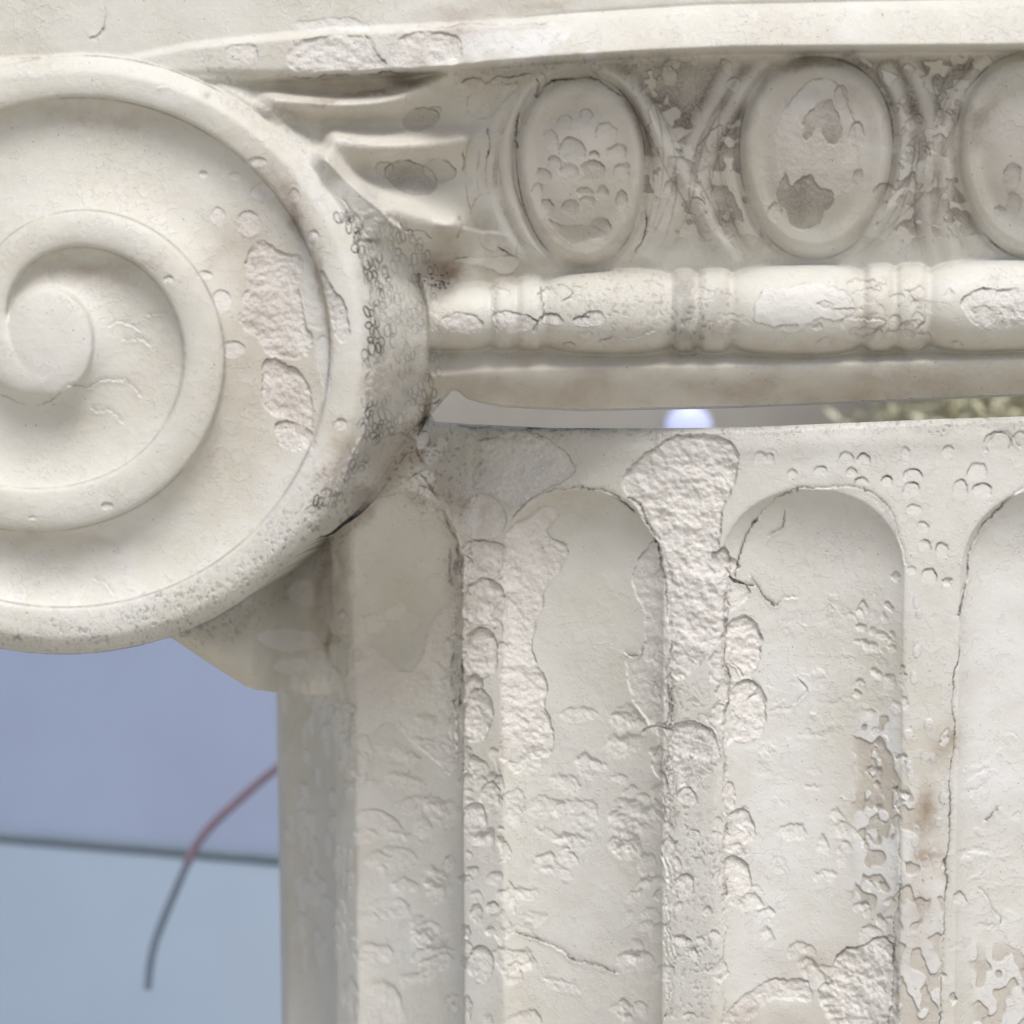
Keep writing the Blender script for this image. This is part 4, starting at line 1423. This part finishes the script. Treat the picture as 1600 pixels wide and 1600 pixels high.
M_up = simple('blue_wall_paint', (0.222, 0.272, 0.40), .7, 3, .10)
M_lo = simple('pale_blue_wall_paint', (0.25, 0.325, 0.425), .6, 2, .10)
M_st = simple('dark_trim_paint', (0.19, 0.25, 0.33), .6, 5, .15)
M_gr = simple('grey_render', (0.82, 0.80, 0.765), .9, 5, .14, .002)
M_gd = simple('pale_bounce_ground', (0.46, 0.425, 0.36), .9, 4, .2, .004)

yb = -WB * S
zs = float(atp(0, 930, WB)[2])      # between grey render and blue
z1l, z1r = float(atp(0, 1299, WB)[2]), float(atp(430, 1335, WB)[2])
xl, xr = float(atp(0, 0, WB)[0]), float(atp(430, 0, WB)[0])
gnd = -1.75
wall_up = box('wall', (-2.6, 2.8, yb, yb + .12, zs, 1.2), M_gr)
wall_up['kind'] = 'structure'
blue = box('wall', (-2.6, 2.8, yb - .004, yb + .12, gnd, zs - .0005), M_up)
blue['kind'] = 'structure'
sl = (z1r - z1l) / (xr - xl)
tilt = math.atan(sl)
lo = box('wall_panel', (-2.6, 2.8, yb - .012, yb - .0045, -1.6, 0), M_lo)
tr = box('wall_trim', (-2.6, 2.8, yb - .0135, yb - .0122, -.009, .007), M_st, bevel=0)
for o in (lo, tr):
    o.rotation_euler = (0, -tilt, 0)
    o.location = (0, 0, z1l - sl * xl)
    o['kind'] = 'structure'
g = box('ground', (-40, 40, -40, 60, gnd - .2, gnd), M_gd)  # unseen ground, its pale warm tone added to bounce light onto undersides
g['kind'] = 'structure'


# cable
def tube(name, pts, radii, mat, parent=None, seg=16, n=10):
    C = cr(pts, n)
    Rr = np.interp(np.linspace(0, 1, len(C)), np.linspace(0, 1, len(radii)), radii)
    V = []
    up = np.array([0, 1.0, 0])
    for i, p in enumerate(C):
        t = C[min(i + 1, len(C) - 1)] - C[max(i - 1, 0)]
        t /= np.linalg.norm(t)
        a = np.cross(t, up); a /= np.linalg.norm(a); b = np.cross(t, a)
        for k in range(seg):
            q = 2 * math.pi * k / seg
            V.append(p + Rr[i] * (math.cos(q) * a + math.sin(q) * b))
    F = []
    for i in range(len(C) - 1):
        for k in range(seg):
            k2 = (k + 1) % seg
            F.append((i * seg + k, (i + 1) * seg + k, (i + 1) * seg + k2, i * seg + k2))
    V.append(C[0]); V.append(C[-1])
    a, b = len(V) - 2, len(V) - 1
    m = len(C) - 1
    for k in range(seg):
        k2 = (k + 1) % seg
        F.append((a, k, k2, k2)); F.append((b, m * seg + k2, m * seg + k, m * seg + k))
    me = bpy.data.meshes.new(name)
    off = np.zeros(3)
    if parent:
        off = np.array(parent.location)
    me.from_pydata([tuple(np.array(v) - off) for v in V], [], [f if len(set(f)) == 4 else tuple(dict.fromkeys(f)) for f in F])
    me.polygons.foreach_set('use_smooth', [True] * len(me.polygons))
    me.materials.append(mat)
    o = bpy.data.objects.new(name, me); COL.objects.link(o)
    if parent:
        o.parent = parent
    return o


wc_ = -3000.0
M_red = simple('faded_red_cable', (0.22, 0.17, 0.23), .5, 40, .1)
M_gry = simple('grey_cable', (0.16, 0.205, 0.28), .5, 40, .1)
pts_r = [atp(520, 1155, wc_ + 60), atp(470, 1172, wc_), atp(422, 1208, wc_), atp(375, 1248, wc_), atp(333, 1287, wc_), atp(308, 1318, wc_), atp(292, 1350, wc_)]
pts_g = [atp(292, 1350, wc_), atp(277, 1385, wc_), atp(258, 1430, wc_), atp(243, 1470, wc_), atp(235, 1505, wc_), atp(231, 1545, wc_)]
cab = empty('electric_cable', tuple(pts_r[0]), 'loose thin cable, red above and grey below, hanging out from behind the shaft', 'cable')
f_ = (D - wc_) / D
tube('red_sleeve', pts_r, [7.0 * S * f_] * 2, M_red, cab)
tube('grey_end', pts_g, [6.4 * S * f_, 6.4 * S * f_, 6.0 * S * f_], M_gry, cab)

# round pale blue lamp on the wall, seen through the slit
wl = WB + 160
c0 = atp(1076, 669, wl)
lr = 37 * (D - wl) / D * S
lamp = empty('wall_lamp', tuple(c0 + np.array([0, .04, 0])), 'small round pale blue lamp on the far wall, seen through the slit', 'lamp')
m, n, l, b = nodes('lamp_glass')
b.inputs['Base Color'].default_value = (.5, .56, .85, 1)
b.inputs['Emission Color'].default_value = (.55, .62, 1, 1)
b.inputs['Emission Strength'].default_value = .35
b.inputs['Roughness'].default_value = .4
M_glass = m


def lathe(name, prof, centre, mat, parent, seg=40):
    """profile (radius, forward) turned about the axis that points to the viewer"""
    V, F = [], []
    for r, y in prof:
        for k in range(seg):
            q = 2 * math.pi * k / seg
            V.append((centre[0] + r * math.cos(q), centre[1] - y, centre[2] + r * math.sin(q)))
    for i in range(len(prof) - 1):
        for k in range(seg):
            k2 = (k + 1) % seg
            F.append((i * seg + k, i * seg + k2, (i + 1) * seg + k2, (i + 1) * seg + k))
    return mesh_object(name, np.array(V), np.array(F), mat, parent)


lathe('lamp_shade', [(lr * math.cos(a) + 1e-5, lr * .5 * math.sin(a)) for a in np.linspace(0, math.pi / 2, 12)], c0, M_glass, lamp)
lathe('lamp_base', [(lr * .8, .0), (lr * .8, -.038), (1e-5, -.038)], c0, M_gr, lamp)

# a leafy shrub far behind, seen through the right end of the slit
M_leaf = simple('olive_leaf', (0.80, 0.78, 0.56), .6, 30, .5)
M_leaf2 = simple('pale_leaf', (0.85, 0.84, 0.66), .6, 30, .4)
M_bark = simple('shrub_stem', (0.13, 0.10, 0.07), .9, 60, .3)
ws3 = WB + 500
fz = (D - ws3) / D * S
sc_ = atp(1560, 655, ws3)
shrub = empty('shrub', (sc_[0], sc_[1], gnd), 'olive green leafy shrub far behind, seen through the right end of the slit', 'shrub')
rl = random.Random(3)
tube('stem', [(sc_[0], sc_[1], gnd), (sc_[0] + .02, sc_[1] + .01, gnd + .9), (sc_[0] - .01, sc_[1], sc_[2] - .1), (sc_[0] + .03, sc_[1], sc_[2] + .2)], [.016, .006], M_bark, shrub)
for nm, mt, cnt_ in (('foliage', M_leaf, 6000), ('young_foliage', M_leaf2, 5000)):
    V, F = [], []
    for k in range(cnt_):
        th_, r = rl.uniform(0, 6.28), abs(rl.gauss(0, .5)) ** .7
        cx = sc_[0] + .16 * r * math.cos(th_) + .01 * rl.gauss(0, 1)
        cy = sc_[1] + .11 * r * math.sin(th_)
        cz = sc_[2] + rl.gauss(-.05, .22)
        a = np.array([rl.gauss(0, 1), rl.gauss(0, 1), rl.gauss(0, .6)]); a /= np.linalg.norm(a)
        b_ = np.cross(a, [rl.gauss(0, 1), rl.gauss(0, 1), rl.gauss(0, 1)]); b_ /= np.linalg.norm(b_)
        c_ = np.array([cx, cy, cz]); ln = rl.uniform(.007, .015); wd = ln * .28
        nn = np.cross(a, b_) * ln * .12
        i = len(V)
        V += [c_ - a * ln, c_ - a * ln * .2 + b_ * wd + nn, c_ + a * ln, c_ - a * ln * .2 - b_ * wd + nn]
        F.append((i, i + 1, i + 2, i + 3))
    fo = mesh_object(nm, np.array(V), np.array(F), mt, shrub, smooth=False)
    fo['kind'] = 'stuff'
